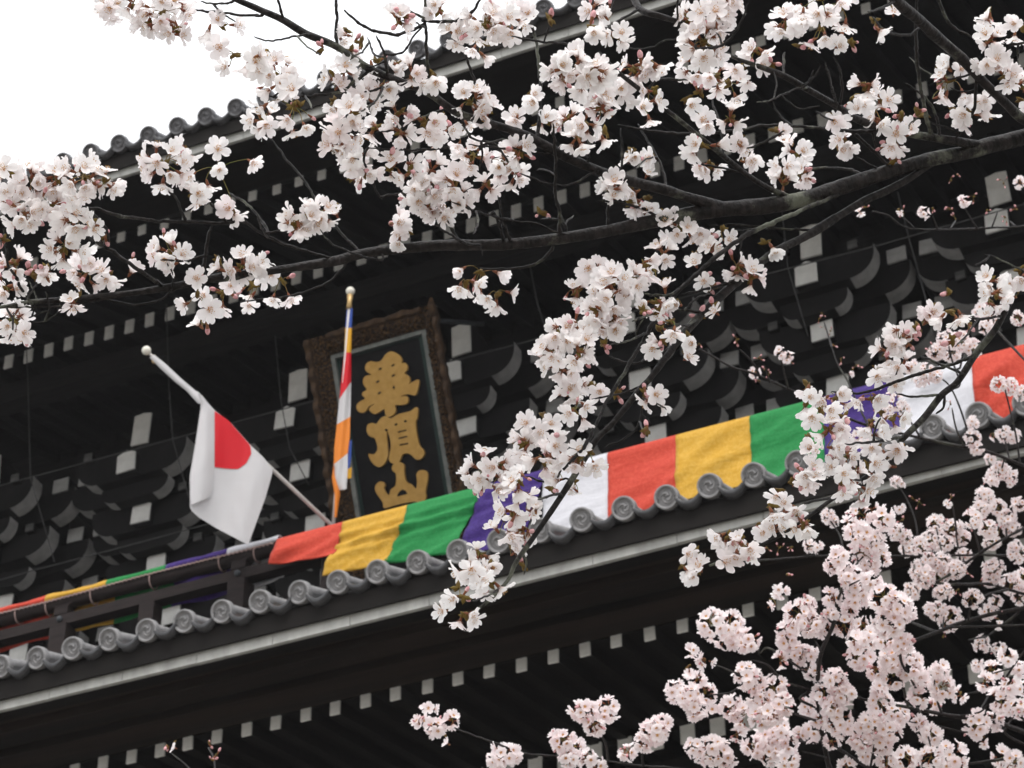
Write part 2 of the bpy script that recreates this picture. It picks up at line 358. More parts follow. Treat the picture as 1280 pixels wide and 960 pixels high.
# --- bracket complexes: stepped arms with whitened ends
def arc_arm(half, ht, th, curve):
    """arm along X, rounded undersides at both ends, whitened there."""
    bm = bmesh.new(); pts = [(-half, ht / 2), (half, ht / 2)]; n = 7; mi = [0, 1]
    low = []
    for k in range(n + 1):
        a = k / n * math.pi / 2; low.append((half - curve + curve * math.cos(a), -ht / 2 + ht * .82 * (1 - math.sin(a))))
    prof = [(half, ht / 2)] + low + [(-x, z) for x, z in low[::-1]] + [(-half, ht / 2)]
    a = [bm.verts.new((x, 0, z)) for x, z in prof]; b = [bm.verts.new((x, th, z)) for x, z in prof]; L = len(prof)
    bm.faces.new(a[::-1]); bm.faces.new(b)
    for i in range(L):
        j = (i + 1) % L; f = bm.faces.new((a[i], a[j], b[j], b[i]))
        f.material_index = 0 if (i == L - 1 or i == n + 1) else 1
    bmesh.ops.recalc_face_normals(bm, faces=bm.faces)
    me = bpy.data.meshes.new('lateral_arm'); bm.to_mesh(me); bm.free(); me.materials.append(M['bracket']); me.materials.append(M['arm_white']); return me
def nose(wd, ht, ln, peak, mat):
    bm = bmesh.new(); h = wd / 2
    prof = [(-h, -ht / 2), (h, -ht / 2), (h * 1.02, ht / 2 - peak), (h * .1, ht / 2), (-h * .95, ht / 2 - peak)]
    for (y0, y1, s, mi) in ((.004, ln, 1, 0), (0, .02, 1.015, 1)):
        a = [bm.verts.new((x * s, y0, z * s)) for x, z in prof]; b = [bm.verts.new((x * s, y1, z * s)) for x, z in prof]
        f = bm.faces.new(a); f.material_index = mi; f = bm.faces.new(b[::-1]); f.material_index = mi
        for i in range(5):
            f = bm.faces.new((a[i], b[i], b[(i + 1) % 5], a[(i + 1) % 5])); f.material_index = mi
    bmesh.ops.recalc_face_normals(bm, faces=bm.faces)
    me = bpy.data.meshes.new('projecting_arm'); bm.to_mesh(me); bm.free(); me.materials.append(M['bracket']); me.materials.append(mat); return me
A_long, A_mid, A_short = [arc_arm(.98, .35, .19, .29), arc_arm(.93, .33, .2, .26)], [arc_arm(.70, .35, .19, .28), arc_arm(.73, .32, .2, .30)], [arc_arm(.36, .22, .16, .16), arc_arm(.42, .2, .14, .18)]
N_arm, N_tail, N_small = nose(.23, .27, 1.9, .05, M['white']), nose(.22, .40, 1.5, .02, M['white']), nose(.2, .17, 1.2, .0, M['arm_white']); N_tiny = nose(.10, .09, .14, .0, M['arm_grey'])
off = Vector((-9, 18, 0))
bx0 = on_y(157, 577, 21.9); bx3 = on_y(1007, 342, 21.9)
stepx = (bx3.x - bx0.x) / 4
brk = []
for i in range(-1, 7):
    bo = bpy.data.objects.new('bracket_set', None); COL.objects.link(bo); bo.parent = gate
    loc = Vector((bx0.x + stepx * i, 21.9, 19.38)); bo.location = loc - off; bo.empty_display_size = .2
    def add(name, me, p, rot=0.):
        o = bpy.data.objects.new(name, me); COL.objects.link(o); o.parent = bo; o.location = p
        o.rotation_euler = (rnd.uniform(-.03, .03), rnd.uniform(-.06, .06), rot + rnd.uniform(-.02, .02)); return o
    add('tail_rafter', N_tail, (0, .24, .58))
    for k in range(4):
        yk, zk = .38 * k, -.44 * k
        add('projecting_arm', N_arm, (0, yk, zk))
        add('lateral_arm', rnd.choice(A_mid), (0, yk + .10, zk + .02))
        if k != 2: add('lateral_arm', rnd.choice(A_long), (rnd.uniform(-.04, .04), yk + .50, zk + .03))
        add('lateral_arm', rnd.choice(A_short), (0, yk + .22, zk - .26))
        add('bearing_block', N_tiny, (rnd.choice((-.52, .5)), yk + .02, zk + .21))
        add('bearing_block', N_small, (.16, yk + .72, zk + .2))
        for s in (-1, 1):
            add('bearing_block', N_small, (s * .82, yk + .46, zk + .28))

# --- balcony railing
rail = bpy.data.objects.new('railing', None); COL.objects.link(rail); rail.parent = gate; rail.location = (0, 0, 0); rail['_w'] = (-9, 18, 0)
ZR = 15.055
bm = bmesh.new(); tube(bm, [(XA + k * .5, 18.3, ZR + .006 * math.sin(k * 1.3)) for k in range(35)], .062, 14); gmesh('top_rail', bm, [M['rail_wood']], rail)
bm = bmesh.new(); box(bm, XA, XB, 18.24, 18.36, 14.80, 14.905); gmesh('middle_rail', bm, [M['rail_wood']], rail)
bm = bmesh.new(); box(bm, XA, XB, 18.22, 18.38, 14.37, 14.47); gmesh('bottom_rail', bm, [M['rail_wood']], rail)
px0 = -12.961
for i in range(-3, 13):
    x = px0 + i * .906
    bm = bmesh.new()
    if i % 2 == 0:
        box(bm, x - .085, x + .085, 18.215, 18.385, 14.36, 14.797); box(bm, x - .072, x + .072, 18.235, 18.365, 14.908, 14.98)
        hexa(bm, [(x - .05, 18.25, 14.98), (x + .05, 18.25, 14.98), (x + .05, 18.35, 14.98), (x - .05, 18.35, 14.98), (x - .12, 18.25, 15.03), (x + .12, 18.25, 15.03), (x + .12, 18.35, 15.03), (x - .12, 18.35, 15.03)])
        o = gmesh('rail_post', bm, [M['rail_wood']], rail)
        bm = bmesh.new(); ball(bm, Vector((x, 18.232, 14.855)), .03, 0, 10); gmesh('nail_cover', bm, [M['metal']], o)
    else:
        box(bm, x - .075, x + .075, 18.225, 18.375, 14.36, 14.797); gmesh('rail_post', bm, [M['rail_wood']], rail)

# ================================================================== FIVE-COLOUR BANNER
ban = empty('five_colour_banner', (-9, 18.3, 15.1), 'long red, yellow, green, purple and white cloth banner draped along the balcony rail', 'banner')
BW = Vector((-9, 18.3, 15.1))
bounds = [-14.4, -13.77, -13.14, -12.504, -11.894, -11.27, -10.76, -10.114, -9.496, -8.814, -8.22, -7.634, -7.023, -6.374, -5.75, -5.12, -4.495, -3.87, -3.2, -2.6]
cols = ['purple', 'white', 'red', 'yellow', 'green', 'purple', 'white']
seq = []
names5 = ['red', 'yellow', 'green', 'purple', 'white']
# band starting at -13.77 is red
for i in range(len(bounds) - 1): seq.append(names5[(i - 1) % 5])
def fold(x, v):
    q = x * .55 + v * 1.0
    rdg = (1 - abs(noise.noise(Vector((q * 4.2, (x - v) * .5, 9.7)))) * 2.2)
    return (-.030 * max(0, rdg) ** 3 + noise.noise(Vector((x * 2.2 + v * 2.6, v * 2.4, 1.3))) * .045 + noise.noise(Vector((x * 5 + v * 7, v * 7, 4.1))) * .018)
zr = ZR + .062
for i in range(len(bounds) - 1):
    x0, x1 = bounds[i], bounds[i + 1]; c = seq[i]
    left = x1 <= -10.7
    NX = 16; bm = bmesh.new(); rows = []
    if left:
        # bunched over the rail: a narrow roll on top, the rest hanging inside
        prof = [(-.066, -.035), (-.072, -.002), (-.05, .035), (-.01, .052), (.04, .04), (.07, .01), (.085, -.05), (.09, -.12), (.1, -.2), (.1, -.27), (.1, -.33)]
        for j in range(NX + 1):
            x = x0 + (x1 - x0) * j / NX; row = []
            gath = .75 + .25 * abs(math.sin(x * 4.9)) + noise.noise(Vector((x * 7, 0, 0))) * .3
            for k, (y, z) in enumerate(prof):
                dy = fold(x, k * .06) * (1.2 if k > 5 else .25)
                yy, zz = (y, z) if k > 5 else (y * (.9 + .1 * gath), z * gath)
                row.append(bm.verts.new((x + (.02 * k if k > 5 else 0) * noise.noise(Vector((i, k, 2))), 18.3 + yy + dy, zr - .0 + zz)))
            rows.append(row)
    else:
        NV = 26
        def drop(x):                        # how far down the front it hangs
            if x < -10.14: return .24 + .10 * (x + 10.76) / .62
            return .80
        for j in range(NX + 1):
            x = x0 + (x1 - x0) * j / NX; row = []; L = drop(x if x < -10.114 else -9) if c == 'red' and i == 6 else .80
            if i == 6: L = .25 + .06 * (x - x0) / (x1 - x0)
            elif i == 7: L = .50 + .03 * (x - x0)
            elif i == 8: L = .53 + .1 * (x - x0)
            for k in range(NV + 1):
                t = k / NV
                if t < .14:
                    s = t / .14; a = math.pi * (.75 - .75 * s)
                    y, z = .072 * math.cos(a) * 1., .072 * math.sin(a) - .062
                    y = -y if False else y
                    y = (.072 + .033 * s) * math.cos(math.pi * .25 + s * math.pi * .75); z = -.062 + .078 * math.sin(math.pi * .25 + s * math.pi * .75); d = 0
                else:
                    s = (t - .14) / .86; z = -.062 - s * L; y = -.105 - .02 * s; d = s * L
                sh = 0
                if i in (6, 7, 8, 9): sh = -.34 * d * {6: .5, 7: .9, 8: 1., 9: .8}[i] * min(1, d * 3)
                fy = fold(x - sh * .5, d) * min(1, d * 7)
                gz = 0
                if i in (7, 8, 9):          # gathered into level folds
                    fy += .022 * math.sin(d * 55 + x * 2.) * math.exp(-((d - .2) / .11) ** 2)
                row.append(bm.verts.new((x + sh, 18.3 + y + min(fy, .012), zr + z)))
            rows.append(row)
    for j in range(NX):
        for k in range(len(rows[0]) - 1):
            f = bm.faces.new((rows[j][k], rows[j + 1][k], rows[j + 1][k + 1], rows[j][k + 1])); f.smooth = True
    bmesh.ops.translate(bm, verts=bm.verts, vec=-BW)
    o = bm_obj('cloth_panel', bm, [M['c_' + c]], ban, True); o['label'] = c + ' damask panel of the banner'
    sm = o.modifiers.new('thick', 'SOLIDIFY'); sm.thickness = .004; sm.offset = 0
# lashing cord along the top edge and round the rail
bm = bmesh.new(); pts = []
for k in range(1100):
    x = -14.2 + k * .011
    pts.append((x, 18.3 - .078 + .006 * math.sin(k * 1.6), zr - .045 + .006 * math.cos(k * 1.6) + .006 * math.sin(x * 3)))
for x in (-13.45, -13.13, -12.66, -12.05, -11.35, -11.0):
    lb = bmesh.new(); tube(lb, [(x + .004 * math.sin(a), 18.3 + .074 * math.cos(a), ZR + .082 * math.sin(a)) for a in np.linspace(0, 6.28, 20)], .006, 5)
    bmesh.ops.translate(lb, verts=lb.verts, vec=-BW); bm_obj('lashing_loop', lb, [M['cord']], ban)
tube(bm, [p for p in pts if p[0] < -10.8], .007, 5)
bmesh.ops.translate(bm, verts=bm.verts, vec=-BW); bm_obj('lashing_cord', bm, [M['cord']], ban)
bm = bmesh.new(); tube(bm, [(-9.5 + k * .05, 18.3 + .01 + .004 * math.sin(k * 2.1), zr + .024 + .003 * math.sin(k * 1.3)) for k in range(140)], .011, 6)
bmesh.ops.translate(bm, verts=bm.verts, vec=-BW); bm_obj('top_cord', bm, [M['rail_wood']], ban)

# ================================================================== NAME BOARD
PN = Vector((0, -1, -.425)).normalized(); PP = Vector((-10.4, 20.2, 18.53))
def pl(x, y, lift=0.): return on_plane(x, y, PP, PN) + PN * lift
nb = empty('name_board', (-10.9, 20.5, 17.6), 'tall black name board with three gold characters in a carved gilt frame', 'name board')
NB = Vector((-10.9, 20.5, 17.6))
# board axes in its plane: X along the wall, V up the slope
VX = Vector((1, 0, 0)); VV = PN.cross(VX).normalized()
if VV.z < 0: VV = -VV
def uv(p): d = p - PP; return d.dot(VX), d.dot(VV)
iu0, iu1 = (uv(pl(421.7, 448))[0] + uv(pl(451, 643))[0]) / 2, (uv(pl(528, 420))[0] + uv(pl(565, 621))[0]) / 2
ivt = (uv(pl(421.7, 448))[1] + uv(pl(528, 420))[1]) / 2; ou0, ou1 = (uv(pl(389.4, 427.2))[0] + uv(pl(418, 647))[0]) / 2, (uv(pl(546, 382))[0] + uv(pl(580, 608))[0]) / 2
ovt = (uv(pl(389.4, 427.2))[1] + uv(pl(546, 382))[1]) / 2; ivb = ivt - 2.35; ovb = ivb - (ovt - ivt)
def W(u_, v_, l=0.): return PP + VX * u_ + VV * v_ + PN * l
def nbox(name, u0, u1, v0, v1, l0, l1, mat, par=nb):
    bm = bmesh.new(); hexa(bm, [W(u0, v0, l1), W(u1, v0, l1), W(u1, v0, l0), W(u0, v0, l0), W(u0, v1, l1), W(u1, v1, l1), W(u1, v1, l0), W(u0, v1, l0)])
    bmesh.ops.translate(bm, verts=bm.verts, vec=-NB); bmesh.ops.recalc_face_normals(bm, faces=bm.faces); return bm_obj(name, bm, [mat], par)
nbox('board', iu0, iu1, ivb, ivt, -.06, 0, M['plaque_black'])
e = .036
for (a, b, c_, d_) in ((iu0, iu0 + e, ivb, ivt), (iu1 - e * 1.4, iu1, ivb, ivt), (iu0 + e, iu1 - e * 1.4, ivt - e * .5, ivt), (iu0 + e, iu1 - e * 1.4, ivb, ivb + e)):
    nbox('green_border', a, b, c_, d_, .001, .012, M['plaque_green'])
for (a, b, c_, d_) in ((iu0 - .045, iu0 - .001, ivb - .045, ivt + .045), (iu1 + .001, iu1 + .05, ivb - .045, ivt + .045), (iu0 - .001, iu1 + .001, ivt + .001, ivt + .045), (iu0 - .001, iu1 + .001, ivb - .045, ivb - .001)):
    nbox('bevel_edge', a, b, c_, d_, -.05, .045, M['plaque_edge'])
# carved frame: four lobed, embossed sides
def carved(name, u0, u1, v0, v1, along_v, outer_sign):
    bm = bmesh.new(); n = 260 if along_v else 150; m_ = 30; rows = []
    for i in range(n + 1):
        t = i / n; row = []
        for j in range(m_ + 1):
            s = j / m_
            a = (v0 + (v1 - v0) * t) if along_v else (u0 + (u1 - u0) * t)
            scal = .022 * abs(math.sin(a * 9.5)) + .01 * noise.noise(Vector((a * 9, 3, outer_sign)))
            so_ = s if outer_sign > 0 else 1 - s
            if along_v: U = u0 + (u1 - u0) * s + outer_sign * scal * (so_ > .93); V = a
            else: U = a; V = v0 + (v1 - v0) * s + outer_sign * scal * (so_ > .93)
            l = .05 + .05 * max(0, math.sin(so_ * 3.1)) ** .5 + .022 * noise.noise(Vector((U * 30, V * 30, 1))) + .03 * noise.noise(Vector((U * 62, V * 62, 7)))
            if so_ > .80: l = .10 + .015 * math.sin(a * 38)
            if .72 < so_ <= .80: l = .02
            row.append(bm.verts.new(W(U, V, l)))
        rows.append(row)
    for i in range(n):
        for j in range(m_):
            f = bm.faces.new((rows[i][j], rows[i + 1][j], rows[i + 1][j + 1], rows[i][j + 1])); f.smooth = True
            s = (j + .5) / m_; so_ = s if outer_sign > 0 else 1 - s
            f.material_index = 1 if so_ > .80 else 0
    ex = bmesh.ops.extrude_face_region(bm, geom=bm.faces[:])
    bmesh.ops.translate(bm, verts=[v for v in ex['geom'] if isinstance(v, bmesh.types.BMVert)], vec=-PN * .12)
    bmesh.ops.translate(bm, verts=bm.verts, vec=-NB); bmesh.ops.recalc_face_normals(bm, faces=bm.faces)
    return bm_obj(name, bm, [M['frame_gold'], M['frame_rim']], nb)
gx = .046
carved('carved_frame', ou0, iu0 - gx, ovb, ovt, True, -1); carved('carved_frame', iu1 + gx + .004, ou1, ovb, ovt, True, 1)
carved('carved_frame', iu0 - gx, iu1 + gx, ivt + gx, ovt - .002, False, 1); carved('carved_frame', iu0 - gx, iu1 + gx, ovb + .002, ivb - gx, False, -1)
for (cu, cv) in ((ou1 - .02, ovt - .01),):
    bm = bmesh.new(); tube(bm, [W(cu, cv - .1, .05), W(cu, cv, .06), W(cu + .01, cv + .09, .05)], [.05, .045, .015], 8)
    bmesh.ops.translate(bm, verts=bm.verts, vec=-NB); bm_obj('corner_finial', bm, [M['frame_rim']], nb)
for s_ in (.2, .8):
    u_ = ou0 + (ou1 - ou0) * s_
    bm = bmesh.new(); tube(bm, [W(u_, ovt - .05, -.03), Vector((W(u_, ovt).x, 21.75, 19.75))], .025, 8); bmesh.ops.translate(bm, verts=bm.verts, vec=-NB); bm_obj('hanger', bm, [M['metal']], nb)
# lettering
def K1(p): return [(440 + x / 9.6, 430 + y / 9.6) for x, y in p]
def K2(p): return [(450 + x / 6.86, 500 + y / 6.857) for x, y in p]
hana = K1([(480,95),(540,112),(590,150),(615,195),(610,236),(650,230),(680,270),(674,320),(645,355),(690,388),(710,430),(700,478),(665,498),(720,474),(800,432),(820,460),(802,560),(770,622),(690,606),(600,634),(672,632),(692,675),(672,722),(600,738),(535,740),(540,800),(518,850),(460,880),(415,850),(400,788),(330,832),(280,845),(235,815),(222,775),(290,722),(215,757),(190,800),(150,830),(100,820),(70,780),(76,730),(120,690),(172,658),(136,620),(146,585),(192,550),(152,490),(150,430),(182,388),(250,374),(192,340),(172,295),(190,240),(240,212),(300,222),(350,214),(385,180),(420,128)])
cho = K2([(490,65),(508,90),(500,165),(488,185),(495,280),(520,390),(555,430),(560,470),(530,510),(490,512),(455,480),(420,460),(378,470),(358,510),(340,540),(300,550),(265,530),(260,490),(275,400),(264,320),(242,268),(240,300),(247,400),(250,480),(220,550),(170,578),(115,540),(82,468),(130,470),(160,430),(155,380),(135,330),(90,312),(68,265),(78,215),(120,200),(150,210),(190,160),(235,140),(275,162),(340,125),(440,100)])
yama = K2([(350,535),(388,560),(390,620),(405,700),(450,725),(490,765),(500,700),(495,640),(520,608),(565,607),(592,640),(585,720),(570,790),(578,830),(550,885),(480,875),(380,890),(300,910),(230,930),(210,920),(205,880),(150,800),(140,750),(170,707),(210,707),(225,735),(215,765),(257,822),(275,770),(315,735),(320,640),(290,610),(285,575),(310,547)])
def ell(c, a, b, rot): return [(c[0] + a * math.cos(t) * math.cos(rot) - b * math.sin(t) * math.sin(rot), c[1] + a * math.cos(t) * math.sin(rot) + b * math.sin(t) * math.cos(rot)) for t in np.linspace(0, 2 * math.pi, 14)[:-1]]
def bar(p, q, h_): return [(p[0], p[1] - h_), (q[0], q[1] - h_), (q[0] + 4, q[1]), (q[0], q[1] + h_), (p[0], p[1] + h_), (p[0] - 4, p[1])]
cuts = {0: [K1(ell(c, 24, 11, -.6)) for c in ((355,305),(508,262),(512,385),(325,458),(345,595))] + [K1(ell((518,528), 12, 22, 0))],
        1: [K2(bar((338,280),(408,262), 6)), K2(bar((345,334),(414,316), 6)), K2(bar((353,390),(423,376), 6)), K2(ell((320,213), 14, 9, -.6)), K2(ell((400,186), 13, 9, -.3)), K2(ell((237,262), 13, 11, 0))],
        2: [K2([(330,830),(338,805),(352,786),(378,770),(402,780),(420,808)])]}
def smooth_loop(p):
    p = [(a, b) for a, b in p]; q = catmull([(*a, 0) for a in (p[-1:] + p + p[:2])], 1.6); return q
def slab(bm, loop2d, l0, l1, mi):
    P0 = [pl(x, y, l0) for x, y in loop2d]; P1 = [pl(x, y, l1) for x, y in loop2d]
    a = [bm.verts.new(p) for p in P0]; b = [bm.verts.new(p) for p in P1]; n = len(a)
    for t in tessellate_polygon([[Vector(uv(p) + (0,)) for p in P1]]):
        f = bm.faces.new([b[i] for i in t]); f.material_index = mi
    for i in range(n):
        f = bm.faces.new((a[i], a[(i + 1) % n], b[(i + 1) % n], b[i])); f.material_index = mi
def loop_of(p):
    pts = [(*a, 0.) for a in p]; n = len(pts); P = np.array(pts); out = []
    for i in range(n):
        p0, p1, p2, p3 = P[i - 1], P[i], P[(i + 1) % n], P[(i + 2) % n]
        for t in (0, .33, .66):
            out.append((.5 * (2 * p1 + (p2 - p0) * t + (2 * p0 - 5 * p1 + 4 * p2 - p3) * t * t + (3 * p1 - p0 - 3 * p2 + p3) * t ** 3))[:2])
    return [tuple(o) for o in out]
for i, lp in enumerate((hana, cho, yama)):
    bm = bmesh.new(); slab(bm, loop_of(lp), .001, .03, 0)
    for c_ in cuts[i]: slab(bm, c_, .025, .033, 1)
    bmesh.ops.recalc_face_normals(bm, faces=bm.faces)
    bmesh.ops.translate(bm, verts=bm.verts, vec=-NB); bm_obj('character', bm, [M['gold'], M['plaque_black']], nb)

# ================================================================== FLAGS
# white flag with a red disc, pole leaning out over the rail
pb, pt = on_y(422, 664, 18.42), on_y(186, 441, 17.25)
jf = empty('national_flag', pb, 'white flag with red disc hanging limp from a slanting pole', 'flag', None)
ax = (pt - pb).normalized()
bm = bmesh.new(); tube(bm, [Vector((0, 0, 0)) - ax * .25, (pt - pb) * .5, pt - pb], [.019, .017, .013], 10); bm_obj('pole', bm, [M['pole']], jf)
bm = bmesh.new(); ball(bm, pt - pb + ax * .03, .042, 0, 18); bm_obj('finial', bm, [M['ball']], jf, True)
bm = bmesh.new(); tube(bm, [pt - pb - ax * .10, pt - pb - ax * .05], .022, 10); ball(bm, pt - pb - ax * .09 + Vector((0, -.02, -.03)), .026, 0, 10); bm_obj('clip', bm, [M['brass']], jf)
fn = ax.cross(Vector((0, 0, 1))).normalized()
if fn.y > 0: fn = -fn
def JZ(p): return (160 + p[0] / 3.427, 420 + p[1] / 3.429)
def wrinkle(x, y): return .04 * math.sin(x * .085 + y * .02) * min(1, max(0, (y - 520) / 90)) + .014 * noise.noise(Vector((x * .09, y * .025, 3)))
def jp(p, lift=0.):
    x, y = JZ(p); return on_plane(x, y, pb, fn) - ray(x, y).normalized() * (.045 + lift + wrinkle(x, y)) - pb
def lerp_poly(poly, t):
    L = [0.]
    for a, b in zip(poly[:-1], poly[1:]): L.append(L[-1] + math.dist(a, b))
    d = t * L[-1]
    for i in range(len(poly) - 1):
        if d <= L[i + 1] + 1e-9:
            s = (d - L[i]) / max(1e-9, L[i + 1] - L[i]); return (poly[i][0] + (poly[i + 1][0] - poly[i][0]) * s, poly[i][1] + (poly[i + 1][1] - poly[i][1]) * s)
    return poly[-1]
def sheet(bm, A, B, fn_pt, n, m_, mi=0, lift=0., bulge=0.):
    rows = []
    for i in range(n + 1):
        a, b = lerp_poly(A, i / n), lerp_poly(B, i / n)
        rows.append([bm.verts.new(fn_pt((a[0] + (b[0] - a[0]) * j / m_, a[1] + (b[1] - a[1]) * j / m_), lift + bulge * math.sin(math.pi * j / m_))) for j in range(m_ + 1)])
    for i in range(n):
        for j in range(m_):
            f = bm.faces.new((rows[i][j], rows[i + 1][j], rows[i + 1][j + 1], rows[i][j + 1])); f.smooth = True; f.material_index = mi
bm = bmesh.new()
sheet(bm, [(290, 235), (312, 300), (290, 450), (264, 600), (265, 742), (300, 775), (380, 825), (515, 895)], [(300, 238), (370, 318), (440, 372), (525, 468), (580, 520), (622, 575), (590, 690), (550, 800), (515, 895)], jp, 40, 30)
flag = bm_obj('flag_cloth', bm, [M['f_white']], jf, True)
bm = bmesh.new()
sheet(bm, [(371, 322), (371, 562)], [(372, 322), (430, 362), (490, 430), (525, 470), (528, 505), (505, 548), (470, 571), (420, 568), (371, 562)], jp, 30, 14, 0, .006)
o = bm_obj('red_disc', bm, [M['f_red']], flag, True)
# cloth wound round the pole above, and the turned-over fold in front
bm = bmesh.new(); sheet(bm, [(92, 92), (140, 140), (200, 195), (250, 235), (300, 290)], [(112, 80), (160, 118), (225, 180), (290, 235), (345, 290)], jp, 20, 8, 0, .025, .02); bm_obj('rolled_cloth', bm, [M['f_white']], flag, True)
bm = bmesh.new(); sheet(bm, [(300, 245), (314, 300), (292, 450), (270, 600), (268, 700), (272, 722)], [(318, 255), (366, 318), (370, 450), (368, 600), (362, 655), (352, 690)], jp, 30, 14, 0, .03, .035); bm_obj('turned_fold', bm, [M['f_white']], flag, True)
for ch in flag.children: pass

# furled five-colour flag on an upright pole
qb, qt = on_y(414, 690, 18.44), on_y(438, 364, 18.42)
bf = empty('furled_flag', qb, 'narrow furled blue, yellow, red, white and orange flag on an upright pole', 'flag', None)
bm = bmesh.new(); tube(bm, [(0, 0, -.1), (qt - qb) * .5, qt - qb], [.016, .015, .013], 10); bm_obj('pole', bm, [M['pole']], bf)
bm = bmesh.new(); ball(bm, qt - qb + Vector((0, 0, .0)), .042, 0, 18); bm_obj('finial', bm, [M['ball']], bf, True)
bm = bmesh.new(); d_ = (qb - qt).normalized(); tube(bm, [qt - qb + d_ * .05, qt - qb + d_ * .12, qt - qb + d_ * .2], [.03, .022, .028], 10); bm_obj('collar', bm, [M['brass']], bf)
qn = Vector((.35, -.93, 0)).normalized()
def qz(p, lift=0.):
    x, y = 370 + p[0] / 3.096, 340 + p[1] / 3.097
    return on_plane(x, y, qb, qn) - ray(x, y).normalized() * (.05 + lift + .014 * math.sin(x * .5 + y * .05)) - qb
bm = bmesh.new(); b_ = .03
bands = [([(196, 140), (191, 216)], [(220, 140), (216, 216)], 2), ([(191, 216), (187, 310)], [(216, 216), (214, 312)], 3), ([(187, 310), (168, 492)], [(214, 312), (213, 425)], 1),
         ([(168, 492), (160, 570), (158, 590)], [(213, 425), (212, 500), (210, 560)], 0), ([(158, 590), (148, 680), (146, 745)], [(210, 560), (208, 640), (200, 702)], 4),
         ([(146, 745), (148, 790), (168, 845)], [(200, 702), (200, 760), (196, 840)], 0), ([(146, 745), (138, 800), (150, 862), (148, 950)], [(147, 746), (150, 790), (172, 856), (158, 950)], 4)]
for A, B, mi in bands: sheet(bm, A, B, qz, 12, 8, mi, 0, b_)
sheet(bm, [(200, 655), (196, 750), (192, 845)], [(216, 650), (214, 720), (204, 770)], qz, 8, 4, 2, -.02); sheet(bm, [(196, 765), (192, 800)], [(216, 755), (214, 798)], qz, 4, 4, 3, -.018)
bm_obj('flag_cloth', bm, [M['f_white'], M['f_red'], M['f_blue'], M['f_yellow'], M['f_orange']], bf, True)

# ================================================================== NETTING CABLES
YN = 20.9
nbk = on_y(640, 432, YN)
net = empty('bird_netting', nbk, 'thin dark net cables strung in front of the upper eave brackets', 'netting')
def cable(pts, rad=.007):
    P = [on_y(x, y, YN if k < 90 else YN) - nbk for k, (x, y) in enumerate(pts)]
    bm = bmesh.new(); tube(bm, P, rad, 6); bm_obj('cable', bm, [M['cable']], net)
cable([(-60, 623), (0, 607), (240, 542), (400, 499), (550, 455), (640, 432), (960, 342), (1100, 306), (1340, 238)])
cable([(-60, 742), (45, 712), (160, 682), (330, 636)])
for pts in ([(28, 330), (35, 480), (38, 597), (68, 702)], [(208, 380), (211, 480), (216, 550), (236, 622)], [(344, 420), (351, 500), (362, 560), (386, 606)], [(518, 385), (524, 462), (540, 520)],
            [(662, 330), (672, 380), (686, 424), (704, 500)], [(975, 240), (985, 335), (1010, 420)], [(1122, 240), (1136, 297), (1158, 376), (1170, 430)]):
    cable(pts, .006)

